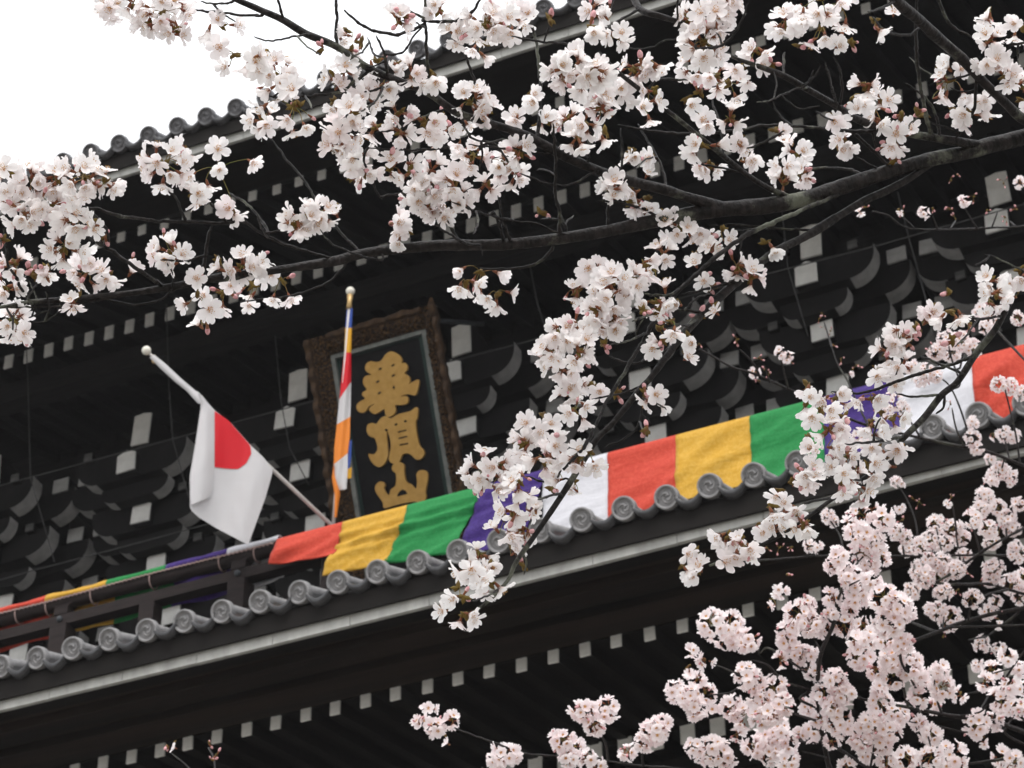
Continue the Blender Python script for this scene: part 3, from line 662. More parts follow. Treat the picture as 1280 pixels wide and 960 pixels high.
# ================================================================== CHERRY TREES
def bark_mat(name, a, b, lich):
    m = bpy.data.materials.new(name); m.use_nodes = True; t = m.node_tree; p = t.nodes['Principled BSDF']
    p.inputs['Roughness'].default_value = .5; p.inputs['Specular IOR Level'].default_value = .2
    co = t.nodes.new('ShaderNodeTexCoord')
    n = t.nodes.new('ShaderNodeTexNoise'); n.inputs['Scale'].default_value = 70; n.inputs['Detail'].default_value = 6
    c = t.nodes.new('ShaderNodeValToRGB'); c.color_ramp.elements[0].position = .42; c.color_ramp.elements[1].position = .72
    c.color_ramp.elements[0].color = (*a, 1); c.color_ramp.elements[1].color = (*b, 1)
    n3 = t.nodes.new('ShaderNodeTexNoise'); n3.inputs['Scale'].default_value = 11; n3.inputs['Detail'].default_value = 7; n3.inputs['Roughness'].default_value = .7
    c3 = t.nodes.new('ShaderNodeValToRGB'); c3.color_ramp.elements[0].position = .54; c3.color_ramp.elements[1].position = .64
    c3.color_ramp.elements[1].color = (lich, lich, lich, 1)
    mx_ = t.nodes.new('ShaderNodeMix'); mx_.data_type = 'RGBA'; mx_.inputs['B'].default_value = (.16, .17, .13, 1)
    bp = t.nodes.new('ShaderNodeBump'); bp.inputs['Strength'].default_value = 1.; bp.inputs['Distance'].default_value = .006
    for q in (n, n3): t.links.new(co.outputs['Object'], q.inputs['Vector'])
    al, aa, cx = t.nodes.new('ShaderNodeAttribute'), t.nodes.new('ShaderNodeAttribute'), t.nodes.new('ShaderNodeCombineXYZ')
    al.attribute_name = 'bark_l'; aa.attribute_name = 'bark_a'; vm = t.nodes.new('ShaderNodeVectorMath'); vm.operation = 'MULTIPLY'; vm.inputs[1].default_value = (150, 5, 0)
    t.links.new(al.outputs['Fac'], cx.inputs[0]); t.links.new(aa.outputs['Fac'], cx.inputs[1]); t.links.new(cx.outputs[0], vm.inputs[0])
    nb_ = t.nodes.new('ShaderNodeTexNoise'); nb_.inputs['Scale'].default_value = 1.; nb_.inputs['Detail'].default_value = 3; t.links.new(vm.outputs[0], nb_.inputs['Vector'])
    ad = t.nodes.new('ShaderNodeMath'); ad.operation = 'MULTIPLY_ADD'; ad.inputs[1].default_value = .55; ml = t.nodes.new('ShaderNodeMath'); ml.operation = 'MULTIPLY'; ml.inputs[1].default_value = .5
    t.links.new(n.outputs['Fac'], ml.inputs[0]); t.links.new(nb_.outputs['Fac'], ad.inputs[0]); t.links.new(ml.outputs[0], ad.inputs[2])
    n = ad; n_out = ad.outputs[0]
    t.links.new(n_out, c.inputs['Fac']); t.links.new(n3.outputs['Fac'], c3.inputs['Fac']); t.links.new(c3.outputs['Color'], mx_.inputs['Factor'])
    t.links.new(c.outputs['Color'], mx_.inputs['A']); t.links.new(mx_.outputs['Result'], p.inputs['Base Color'])
    t.links.new(n_out, bp.inputs['Height']); t.links.new(bp.outputs['Normal'], p.inputs['Normal']); return m
M['bark'] = bark_mat('cherry_bark', (.004, .0035, .0035), (.030, .025, .024), .7)
M['bark_far'] = bark_mat('cherry_bark_far', (.008, .0065, .0065), (.028, .022, .021), .3)
def petal_mat(name, base, mid, tip, trans):
    m = bpy.data.materials.new(name); m.use_nodes = True; t = m.node_tree; p = t.nodes['Principled BSDF']
    p.inputs['Roughness'].default_value = .55; p.inputs['Specular IOR Level'].default_value = .3
    at = t.nodes.new('ShaderNodeAttribute'); at.attribute_name = 'petal_t'
    c = t.nodes.new('ShaderNodeValToRGB'); e = c.color_ramp.elements; e[0].position = 0; e[0].color = (*base, 1); e[1].position = 1; e[1].color = (*tip, 1)
    k = e.new(.28); k.color = (*mid, 1)
    a2 = t.nodes.new('ShaderNodeAttribute'); a2.attribute_name = 'tint'
    mx_ = t.nodes.new('ShaderNodeMix'); mx_.data_type = 'RGBA'; mx_.blend_type = 'MULTIPLY'; mx_.inputs['B'].default_value = (.985, .905, .92, 1)
    t.links.new(at.outputs['Fac'], c.inputs['Fac']); t.links.new(c.outputs['Color'], mx_.inputs['A']); t.links.new(a2.outputs['Fac'], mx_.inputs['Factor'])
    t.links.new(mx_.outputs['Result'], p.inputs['Base Color'])
    tr = t.nodes.new('ShaderNodeBsdfTranslucent'); t.links.new(mx_.outputs['Result'], tr.inputs['Color'])
    ms = t.nodes.new('ShaderNodeMixShader'); ms.inputs['Fac'].default_value = trans
    t.links.new(p.outputs['BSDF'], ms.inputs[1]); t.links.new(tr.outputs['BSDF'], ms.inputs[2])
    t.links.new(ms.outputs['Shader'], t.nodes['Material Output'].inputs['Surface']); return m
M['petal'] = petal_mat('white_petal', (.88, .74, .68), (.965, .945, .94), (.98, .972, .968), .5)
M['petal_pink'] = petal_mat('blush_petal', (.88, .72, .66), (.96, .90, .90), (.975, .95, .95), .5)
M['bud'] = node_mat('pink_bud', (.50, .19, .21), .55, (.78, .52, .53), 160)
M['calyx'] = node_mat('red_green_calyx', (.16, .045, .03), .5, (.24, .11, .05), 70)
M['stalk'] = node_mat('green_stalk', (.13, .17, .04), .5, (.24, .12, .05), 40)
M['anther'] = node_mat('amber_anther', (.50, .28, .08), .5, (.62, .36, .12), 50)
M['throat'] = node_mat('amber_throat', (.52, .25, .08), .5, (.66, .38, .13), 50)
M['scale'] = node_mat('brown_bud_scale', (.09, .05, .02), .6, (.18, .13, .03), 80)
FM = ['petal', 'bud', 'calyx', 'stalk', 'anther', 'scale', 'throat']

class Acc:
    """collects verts / polygons / material / petal_t / tint into one mesh."""
    def __init__(s): s.v = []; s.t = []; s.ti = []; s.f = []; s.m = []; s.n = 0
    def add(s, v, f, m, t, tint):
        s.v.append(v); s.t.append(t); s.ti.append(np.full(len(v), tint)); 
        s.f.append([tuple(i + s.n for i in q) for q in f]); s.m.extend(m); s.n += len(v)
    def mesh(s, name, mats):
        V = np.concatenate(s.v); me = bpy.data.meshes.new(name)
        faces = [q for F_ in s.f for q in F_]
        me.from_pydata(V.tolist(), [], faces)
        me.polygons.foreach_set('material_index', s.m); me.polygons.foreach_set('use_smooth', [True] * len(faces))
        for nm, arr in (('petal_t', np.concatenate(s.t)), ('tint', np.concatenate(s.ti))):
            a = me.attributes.new(nm, 'FLOAT', 'POINT'); a.data.foreach_set('value', arr.astype(np.float32))
        for m in mats: me.materials.append(m)
        me.update(); return me

prg = np.random.RandomState(11)
def flower(opening, detail=True, dia=.034):
    """flower along +Z, base of the cup at the origin; opening 0 (cup) .. 1 (flat, reflexed)."""
    V = []; T = []; Fc = []; Mi = []
    Lp = dia * .52; U = [0, .16, .36, .58, .78, .92, 1.0] if detail else [0, .35, .75, 1.0]
    Wd = [.13, .34, .66, .92, .98, .74, .40] if detail else [.15, .70, .98, .45]
    vs_ = [-1, -.5, 0, .5, 1] if detail else [-1, 0, 1]
    for k in range(5):
        a0 = k * 2 * math.pi / 5 + prg.uniform(-.10, .10); th0 = .30 + .55 * opening + prg.uniform(-.1, .1); th1 = .75 + .95 * opening + prg.uniform(-.22, .22)
        wid = dia * (prg.uniform(.36, .43) if detail else prg.uniform(.42, .48)); ln = Lp * prg.uniform(.93, 1.06); tw = prg.uniform(-.16, .16); cup = prg.uniform(.10, .26)
        r, z = .0014, 0.; prev = 0; base = len(V); n0 = prg.uniform(0, 6)
        for iu, u_ in enumerate(U):
            th = th0 + (th1 - th0) * u_; du = (u_ - prev) * ln; prev = u_
            r += math.sin(th) * du; z += math.cos(th) * du
            for v_ in vs_:
                w_ = Wd[iu] * wid * .5 * v_
                notch = (.085 * ln * (1 - abs(v_) * 1.9) if abs(v_) < .6 else .0) if iu == len(U) - 1 else 0
                lift = cup * wid * v_ * v_ * (.4 + .6 * u_) + .0009 * math.sin(n0 + u_ * 7 + v_ * 3)
                rr = r - notch * math.sin(th) - lift * math.cos(th); zz = z - notch * math.cos(th) + lift * math.sin(th) + .0002 * k + tw * w_
                V.append((rr * math.cos(a0) - w_ * math.sin(a0), rr * math.sin(a0) + w_ * math.cos(a0), zz)); T.append(u_)
        m_ = len(vs_)
        for i in range(len(U) - 1):
            for j in range(m_ - 1):
                q = base + i * m_ + j; Fc.append((q, q + 1, q + m_ + 1, q + m_)); Mi.append(0)
    # calyx tube and sepals
    b = len(V); ns = 6 if detail else 4
    for z, r in ((-.0085, .0008), (-.006, .0019), (-.001, .0024)):
        for k in range(ns): V.append((r * math.cos(2 * math.pi * k / ns), r * math.sin(2 * math.pi * k / ns), z)); T.append(0)
    for i in range(2):
        for k in range(ns): Fc.append((b + i * ns + k, b + i * ns + (k + 1) % ns, b + (i + 1) * ns + (k + 1) % ns, b + (i + 1) * ns + k)); Mi.append(2)
    if detail:
        for k in range(5):
            a = (k + .5) * 2 * math.pi / 5; b = len(V); thc = .6 + .9 * opening
            for (r, w_) in ((.0018, -.0013), (.0018, .0013), (.0078, 0)):
                V.append(((r * math.sin(thc) + .0008) * math.cos(a) - w_ * math.sin(a), (r * math.sin(thc) + .0008) * math.sin(a) + w_ * math.cos(a), r * math.cos(thc) - .0015)); T.append(0)
            Fc.append((b, b + 1, b + 2)); Mi.append(2)
    # star-shaped coloured throat
    b = len(V); nn = 10
    V.append((0, 0, .0012)); T.append(0)
    for k in range(nn):
        r = (.0050 if detail else .0054) if k % 2 == 0 else (.0013 if detail else .0028); a = k * 2 * math.pi / nn
        V.append((r * math.cos(a), r * math.sin(a), .0012 + r * (.75 - .35 * opening))); T.append(0)
    for k in range(nn): Fc.append((b, b + 1 + k, b + 1 + (k + 1) % nn)); Mi.append(6)
    if detail:
        for k in range(13):
            a = k * 2.4; sp = prg.uniform(.10, .72) * (.6 + .5 * opening); L = prg.uniform(.0068, .0105)
            d = np.array([math.sin(sp) * math.cos(a), math.sin(sp) * math.sin(a), math.cos(sp)]); s_ = np.array([-math.sin(a), math.cos(a), 0]) * .00023
            o = d * .001; e_ = d * L; b = len(V)
            for p in (o - s_, o + s_, e_ + s_, e_ - s_): V.append(tuple(p)); T.append(.35)
            Fc.append((b, b + 1, b + 2, b + 3)); Mi.append(0)
            b = len(V); q = .00075
            for p in ((q, 0, 0), (0, q, 0), (-q, 0, 0), (0, -q, 0), (0, 0, q), (0, 0, -q)): V.append(tuple(e_ + np.array(p))); T.append(0)
            for fa in ((0, 1, 4), (1, 2, 4), (2, 3, 4), (3, 0, 4), (1, 0, 5), (2, 1, 5), (3, 2, 5), (0, 3, 5)): Fc.append(tuple(b + i for i in fa)); Mi.append(4)
    return np.array(V), Fc, Mi, np.array(T)
def bud(detail=True, s=1.):
    V = []; T = []; Fc = []; Mi = []; n = 8 if detail else 6
    prof = [(-.0085, .0007), (-.006, .0016), (-.0015, .0021), (.0008, .0027), (.0035, .0034), (.0065, .0031), (.0092, .0015), (.0100, .0002)]
    for z, r in prof:
        for k in range(n): V.append((r * s * math.cos(2 * math.pi * k / n), r * s * math.sin(2 * math.pi * k / n), z * s)); T.append(.6)
    for i in range(len(prof) - 1):
        for k in range(n): Fc.append((i * n + k, i * n + (k + 1) % n, (i + 1) * n + (k + 1) % n, (i + 1) * n + k)); Mi.append(2 if i < 3 else 1)
    return np.array(V), Fc, Mi, np.array(T)
FL_NEAR = [flower(o) for o in (.05, .25, .4, .5, .6, .7, .8, .92, .55, .65, .75, .85)]
FL_FAR = [flower(o, False) for o in (.35, .5, .6, .7, .8, .9)]
BUD_N, BUD_F = [bud(True, s) for s in (.72, .88, 1.05)], [bud(False, s) for s in (.8, 1., 1.15)]
def frame_of(d, roll):
    d = d / np.linalg.norm(d); a = np.array([0, 0, 1.]) if abs(d[2]) < .9 else np.array([1., 0, 0])
    x = np.cross(a, d); x /= np.linalg.norm(x); y = np.cross(d, x)
    c, s = math.cos(roll), math.sin(roll); return np.stack([x * c + y * s, -x * s + y * c, d], 1)
def stalk_geo(p, q, bend, r=.0006, n=5, sides=4):
    V = []; t_ = np.linspace(0, 1, n); P = [(p * (1 - t) + q * t + bend * math.sin(math.pi * t)) for t in t_]
    d = (q - p) / (np.linalg.norm(q - p) + 1e-9); Fm = frame_of(d, 0)
    for c in P:
        for k in range(sides): V.append(c + (Fm[:, 0] * math.cos(2 * math.pi * k / sides) + Fm[:, 1] * math.sin(2 * math.pi * k / sides)) * r)
    Fc = [(i * sides + k, i * sides + (k + 1) % sides, (i + 1) * sides + (k + 1) % sides, (i + 1) * sides + k) for i in range(n - 1) for k in range(sides)]
    return np.array(V), Fc, [3] * len(Fc), np.full(len(V), .5)
DOWN = np.array([0, 0, -1.]); TOCAM = -np.array(FW)
def spread(n, ok):
    out = []
    for i in range(n):
        best, bd = None, -1
        for _ in range(14):
            d = prg.normal(size=3); d /= np.linalg.norm(d)
            if not ok(d): continue
            m_ = min([np.linalg.norm(d - e_) for e_ in out], default=3)
            if m_ > bd: best, bd = d, m_
        if best is None: best = TOCAM
        out.append(best)
    return out
def cluster(acc, c, rad, kind, near, nfl, nbud, scale=1., tint0=0., ax=None):
    """c world centre of the ball of blossom, rad its radius in metres. kind 'o' ball, 'h' hanging from a spur above, 'b' buds."""
    FLW = FL_NEAR if near else FL_FAR; BD = BUD_N if near else BUD_F
    if kind == 'h':
        hub = c + np.array([0, 0, rad * .75]); dirs = spread(nfl, lambda d: d[2] < .15)
    elif nfl <= 2:
        hub = c - TOCAM * .012 + np.array([0, 0, .012]); dirs = spread(nfl, lambda d: d @ TOCAM > .15)
    else:
        hub = c - TOCAM * rad * .25; dirs = spread(nfl, lambda d: d @ TOCAM > -.75)
    sq = np.array([prg.uniform(.78, 1.15), prg.uniform(.78, 1.15), prg.uniform(.75, 1.2)])
    for d in dirs:
        if kind == 'h': p = hub + d * rad * 1.25 * prg.uniform(.8, 1.1); axd = d * .6 + DOWN * .55 + prg.normal(size=3) * .28
        elif nfl <= 2: p = c + prg.normal(size=3) * rad * .35 - TOCAM * .004; axd = d + prg.normal(size=3) * .3 + DOWN * .1
        else: p = c + d * sq * max(.010, rad - .009 * scale) * (prg.uniform(.78, 1.10) if near else prg.uniform(.80, 1.12)); axd = d + prg.normal(size=3) * (.34 if near else .27) + DOWN * .12
        v, f, m_, t = FLW[prg.randint(len(FLW))]; Fm = frame_of(axd, prg.uniform(0, 6.28)); s_ = scale * prg.uniform(.82, 1.12)
        acc.add(v * s_ @ Fm.T + p, f, m_, t, min(1., max(0., tint0 + abs(prg.normal()) * .28)))
        if near or prg.rand() < .3:
            q = p - Fm[:, 2] * .0085 * s_; g = stalk_geo(hub, q, DOWN * -.004 + prg.normal(size=3) * .002, .0006 if near else .0008); acc.add(*g, .0)
    for i in range(nbud):
        d = spread(1, lambda d: True)[0]; p = (hub if kind != 'o' or nfl < 3 else c) + d * rad * prg.uniform(.75, 1.1)
        v, f, m_, t = BD[prg.randint(len(BD))]; Fm = frame_of(d + prg.normal(size=3) * .3 + DOWN * .1, 0)
        acc.add(v * scale * prg.uniform(.85, 1.15) @ Fm.T + p, f, m_, t, prg.rand() * .5)
        g = stalk_geo(hub, p - Fm[:, 2] * .007 * scale, DOWN * -.003, .0006); acc.add(*g, .0)
    # bud scales round the hub
    for i in range(4 if near else 1):
        d = prg.normal(size=3) - TOCAM * .3; Fm = frame_of(d, 0); L = .011 * scale
        V = np.array([(.0028, 0, 0), (0, .0028, 0), (-.0028, 0, 0), (0, -.0028, 0), (.0032, 0, L * .5), (0, .0032, L * .5), (-.0032, 0, L * .5), (0, -.0032, L * .5), (0, 0, L)]) @ Fm.T + hub
        acc.add(V, [(0, 1, 5, 4), (1, 2, 6, 5), (2, 3, 7, 6), (3, 0, 4, 7), (4, 5, 8), (5, 6, 8), (6, 7, 8), (7, 4, 8)], [5] * 8, np.zeros(9), 0.)

class Tree:
    def __init__(s, name, label, base_depth, bark, petal, far, scale):
        s.name, s.label, s.d0, s.bark, s.far, s.scale = name, label, base_depth, bark, far, scale
        s.lines = []; s.clusters = []; s.mats = [M[petal]] + [M[k] for k in FM[1:]]
    def near_line(s, x, y):
        best = (1e9, None, None, None)
        for li, (P, lid) in enumerate(s.lines):
            d = np.hypot(P[:, 0] - x, P[:, 1] - y); i = int(d.argmin())
            if d[i] < best[0]: best = (d[i], P[i, 3], lid, (P[i, 0], P[i, 1]))
        return best
    def limb(s, pts, d_a=None, d_b=None, world=None):
        """main limb: (x, y, width px) with depth d_a at its first point and d_b at its last (None: from what it touches)."""
        P = catmull([(x, y, 0, w_) for x, y, w_ in pts], 4.0)
        def dep(e_, o):
            k = s.near_line(*e_); return k[1] if k[0] < 40 else o
        a = d_a if d_a else dep(P[0, :2], s.d0); b = d_b if d_b else dep(P[-1, :2], a + rnd.uniform(-.12, .1) * s.d0 / 4)
        L = np.concatenate([[0], np.cumsum(np.hypot(np.diff(P[:, 0]), np.diff(P[:, 1])))]); t = L / max(L[-1], 1)
        ph = rnd.uniform(0, 6)
        D = a + (b - a) * t + .03 * s.d0 / 4 * np.sin(t * 7 + ph) * np.sin(np.pi * t)
        Q = np.stack([P[:, 0], P[:, 1], P[:, 3], D], 1); s.lines.append((Q, len(s.parts_()))); s.cur_().append((Q, [])); return Q
    def parts_(s):
        if not hasattr(s, '_p'): s._p = []
        return s._p
    def cur_(s): return s.parts_()
    def twig(s, pts, w_=None):
        if w_ is not None: pts = [(x, y, w_) for x, y in pts]
        a_, b_ = s.near_line(*pts[0][:2]), s.near_line(*pts[-1][:2])
        if a_[0] <= b_[0] and 2 < a_[0] < 30: pts = [(*a_[3], pts[0][2])] + pts
        elif b_[0] < a_[0] and 2 < b_[0] < 30: pts = pts + [(*b_[3], pts[-1][2])]
        P = catmull([(x, y, 0, q) for x, y, q in pts], 3.0)
        ka, kb = s.near_line(*P[0, :2]), s.near_line(*P[-1, :2])
        if ka[0] <= kb[0]: k, rev = ka, False
        else: k, rev = kb, True
        d_at = k[1] if k[1] else s.d0; other = d_at + rnd.uniform(-.16, .10) * s.d0 / 4
        t = np.linspace(0, 1, len(P)); t = 1 - t if rev else t
        if kb[0] < 6 and ka[0] < 6: d_at, other = (ka[1], kb[1]) if not rev else (kb[1], ka[1])
        D = d_at + (other - d_at) * t
        taper = 1.08 - .30 * t - .45 * np.clip((t - .8) / .2, 0, 1) ** 2
        Q = np.stack([P[:, 0], P[:, 1], P[:, 3] * taper, D], 1)
        lid = k[2] if k[2] is not None else 0
        s.lines.append((Q, lid)); s.parts_()[lid][1].append(Q)
    def tube_of(s, bm, Q, knob, rough, ext=None):
        pts = [at_d(x, y, d) for x, y, w_, d in Q]; L = 0; rad = []
        for i, (x, y, w_, d) in enumerate(Q):
            if i: L += (pts[i] - pts[i - 1]).length
            r = w_ * .5 * d / F * (.74 if knob else (.96 if w_ > 12 else .86))
            r *= 1 + (.12 * noise.noise(Vector((L * 22, x * .01, 1))) + .06 * noise.noise(Vector((L * 75, x * .02, 5)))) * rough
            if knob: r *= .93 + .34 * max(0, math.sin(L * 6.283 / .011 + 2 * noise.noise(Vector((L * 40, 2, 2))))) ** 4
            rad.append(r)
        jit = .0018 if knob else .0
        pts = [p + Vector((noise.noise(p * 90), noise.noise(p * 90 + Vector((9, 0, 0))), noise.noise(p * 90 + Vector((0, 9, 0))))) * jit for p in pts]
        if ext:
            for p, r in ext: pts.append(p); rad.append(r)
        tube(bm, pts, rad, 14 if Q[:, 2].max() > 8 else 7, lay=(bm.verts.layers.float['bark_l'], bm.verts.layers.float['bark_a']))
    def build(s, trunk_pts, rmerge, label_cat='tree'):
        root = empty(s.name, trunk_pts[0][0], s.label, label_cat); RW = Vector(trunk_pts[0][0]); s.root = root; s.RW = RW
        bm = bmesh.new(); tr = catmull([(*p, r) for p, r in trunk_pts], .12)
        tube(bm, [t[:3] for t in tr], [t[3] * (1 + .08 * noise.noise(Vector((t[2] * 4, 1, 1)))) for t in tr], 18)
        bmesh.ops.translate(bm, verts=bm.verts, vec=-RW); bm_obj('trunk', bm, [M[s.bark]], root, True)
        for Q, tw in s.parts_():
            bm = bmesh.new(); ext = None; bm.verts.layers.float.new('bark_l'); bm.verts.layers.float.new('bark_a')
            s.tube_of(bm, Q, Q[:, 2].max() < 9, 1.)
            for q in tw: s.tube_of(bm, q, not s.far, 1.)
            bmesh.ops.translate(bm, verts=bm.verts, vec=-RW); bm_obj('limb', bm, [M[s.bark]], root, True)
        # blossom: neighbours within rmerge px share one cluster part
        ents = []
        for e_ in s.clusters:
            x, y, r = e_[:3]; kind = e_[3] if len(e_) > 3 else 'o'
            k = s.near_line(x, y); dep = k[1] if k[0] < 90 else s.d0
            ents.append([x, y, r, kind, dep + rnd.uniform(-.03, .03) * s.d0 / 4])
        groups = []
        for e_ in sorted(ents, key=lambda e: -e[2]):
            for g_ in groups:
                if math.hypot(e_[0] - g_[0][0], e_[1] - g_[0][1]) < rmerge + .35 * g_[0][2]: g_.append(e_); e_[4] = g_[0][4] + rnd.uniform(-.02, .02) * s.d0 / 4; break
            else: groups.append([e_])
        groups.sort(key=lambda g_: -sum(e[2] ** 2 for e in g_)); s.ngroups = len(groups)
        fpx = .034 * s.scale / s.d0 * F * .5        # flower radius in px
        rest = None
        for gi, g_ in enumerate(groups):
            acc = Acc() if gi < 99 or rest is None else rest
            if gi >= 99: rest = acc
            for x, y, r, kind, dep in g_:
                c = np.array(at_d(x, y, dep)); rad = r * dep / F * (.92 if s.far else .94)
                if kind == 'b': nf, nb = 0, max(2, int(r / 2.2)) if s.far else max(2, int(r / 4))
                elif kind == 'h': nf, nb = max(3, int(2.3 * (r / fpx) ** 1.3)), rnd.choice((0, 0, 1, 2))
                else:
                    nf = max(1, round((1.75 if not s.far else 2.0) * (r / (fpx * .86)) ** 2)); nb = rnd.choice((0, 0, 0, 1, 2, 4)) if r > fpx else rnd.choice((0, 0, 1))
                cluster(acc, c, rad, kind, not s.far, nf, nb, s.scale, .24 if s.far else 0.)
            acc.v = [v for v in acc.v]
            if gi < 99:
                for i in range(len(acc.v)): acc.v[i] = acc.v[i] - np.array(RW)
                link('blossom_cluster', acc.mesh('blossom_cluster', s.mats), root)
        if rest is not None:
            for i in range(len(rest.v)): rest.v[i] = rest.v[i] - np.array(RW)
            o = link('blossom', rest.mesh('blossom', s.mats), root); o['kind'] = 'stuff'

# ------------------------------------------------------------------ the near tree: limbs and twigs as seen in the photo (px of 1280 wide, width px)
T1 = Tree('cherry_tree', 'nearest cherry tree, large white blossoms on thick dark limbs crossing above the name board', 3.95, 'bark', 'petal', False, 1.)
T1.limb([(1420, 128, 25), (1340, 152, 23), (1277, 172, 21), (1235, 182, 20), (1210, 190, 19), (1160, 200, 19), (1115, 213, 19), (1060, 231, 20), (1010, 247, 21), (960, 257, 22), (890, 263, 20), (815, 277, 18), (740, 292, 16), (640, 305, 15), (545, 307, 14), (460, 316, 13), (420, 326, 13), (370, 334, 12), (320, 341, 12), (262, 349, 12), (212, 359, 11), (150, 368, 9), (75, 375, 9), (37, 378, 8), (0, 384, 5), (-50, 390, 4)], 4.15, 3.85)
T1.limb([(225, -55, 7), (275, -12, 8), (320, 10, 9), (352, 24, 10), (382, 42, 11), (420, 58, 11), (460, 85, 11), (495, 100, 11), (535, 116, 11), (570, 140, 11), (602, 151, 11), (640, 163, 12), (670, 176, 13), (702, 193, 13), (740, 210, 13), (780, 224, 13), (830, 237, 14), (857, 246, 14), (890, 256, 16), (912, 261, 17)], 3.75, None)
T1.limb([(1080, -50, 13), (1120, 0, 14), (1150, 26, 15), (1172, 47, 15), (1202, 73, 14), (1220, 93, 13), (1255, 127, 13), (1285, 152, 14), (1335, 160, 15)], 3.9, None)
T1.limb([(900, 62, 5), (920, 73, 6), (940, 80, 7), (960, 87, 8), (980, 95, 9), (1010, 112, 10), (1050, 135, 10), (1067, 147, 11), (1110, 162, 11), (1172, 173, 12), (1228, 182, 13)], 3.85, None)
T1.limb([(749, 66, 5), (770, 88, 6), (800, 112, 7), (830, 135, 7), (865, 163, 7), (902, 193, 8), (932, 217, 8), (960, 235, 8), (990, 248, 9)], 3.8, None)
T1.limb([(785, -20, 10), (800, 11, 10), (825, 20, 9), (847, 27, 8), (885, 40, 7)], 3.7, 3.65)
T1.limb([(1185, 196, 8), (1160, 208, 9), (1135, 224, 10), (1105, 240, 11), (1080, 251, 11), (1047, 271, 12), (1010, 294, 12), (980, 309, 12), (960, 321, 12), (925, 349, 12), (885, 385, 12), (852, 421, 11), (815, 470, 9), (800, 487, 9), (765, 530, 9), (745, 550, 9), (722, 588, 9), (697, 627, 9), (670, 667, 8), (645, 703, 7), (635, 725, 6), (612, 750, 5), (592, 765, 4)], None, 3.8)
T1.limb([(1060, 238, 6), (1012, 258, 7), (985, 270, 8), (950, 285, 8), (915, 305, 8), (885, 330, 8), (857, 356, 8), (827, 388, 7), (805, 425, 7), (780, 467, 7), (760, 500, 6), (745, 530, 6), (732, 557, 6), (704, 587, 5)], None, 3.75)
T1.limb([(1420, 160, 16), (1340, 250, 13), (1282, 342, 11), (1265, 372, 10), (1245, 410, 10), (1220, 442, 10), (1197, 477, 10), (1177, 494, 10), (1155, 522, 10), (1130, 547, 9), (1100, 580, 7), (1065, 610, 6), (1042, 623, 6), (1010, 646, 5), (982, 665, 5), (960, 677, 5), (927, 692, 4), (887, 707, 4)], 4.1, 3.85)
T1.limb([(95, 262, 5), (120, 261, 6), (150, 270, 6), (200, 276, 6), (232, 277, 6), (275, 279, 6), (305, 277, 6), (318, 286, 5), (335, 295, 5), (357, 306, 5), (387, 315, 5), (415, 324, 5)], 3.75, None)
T1.limb([(97, 268, 6), (110, 294, 6), (137, 312, 7), (175, 339, 7), (204, 357, 8)], 3.75, None)
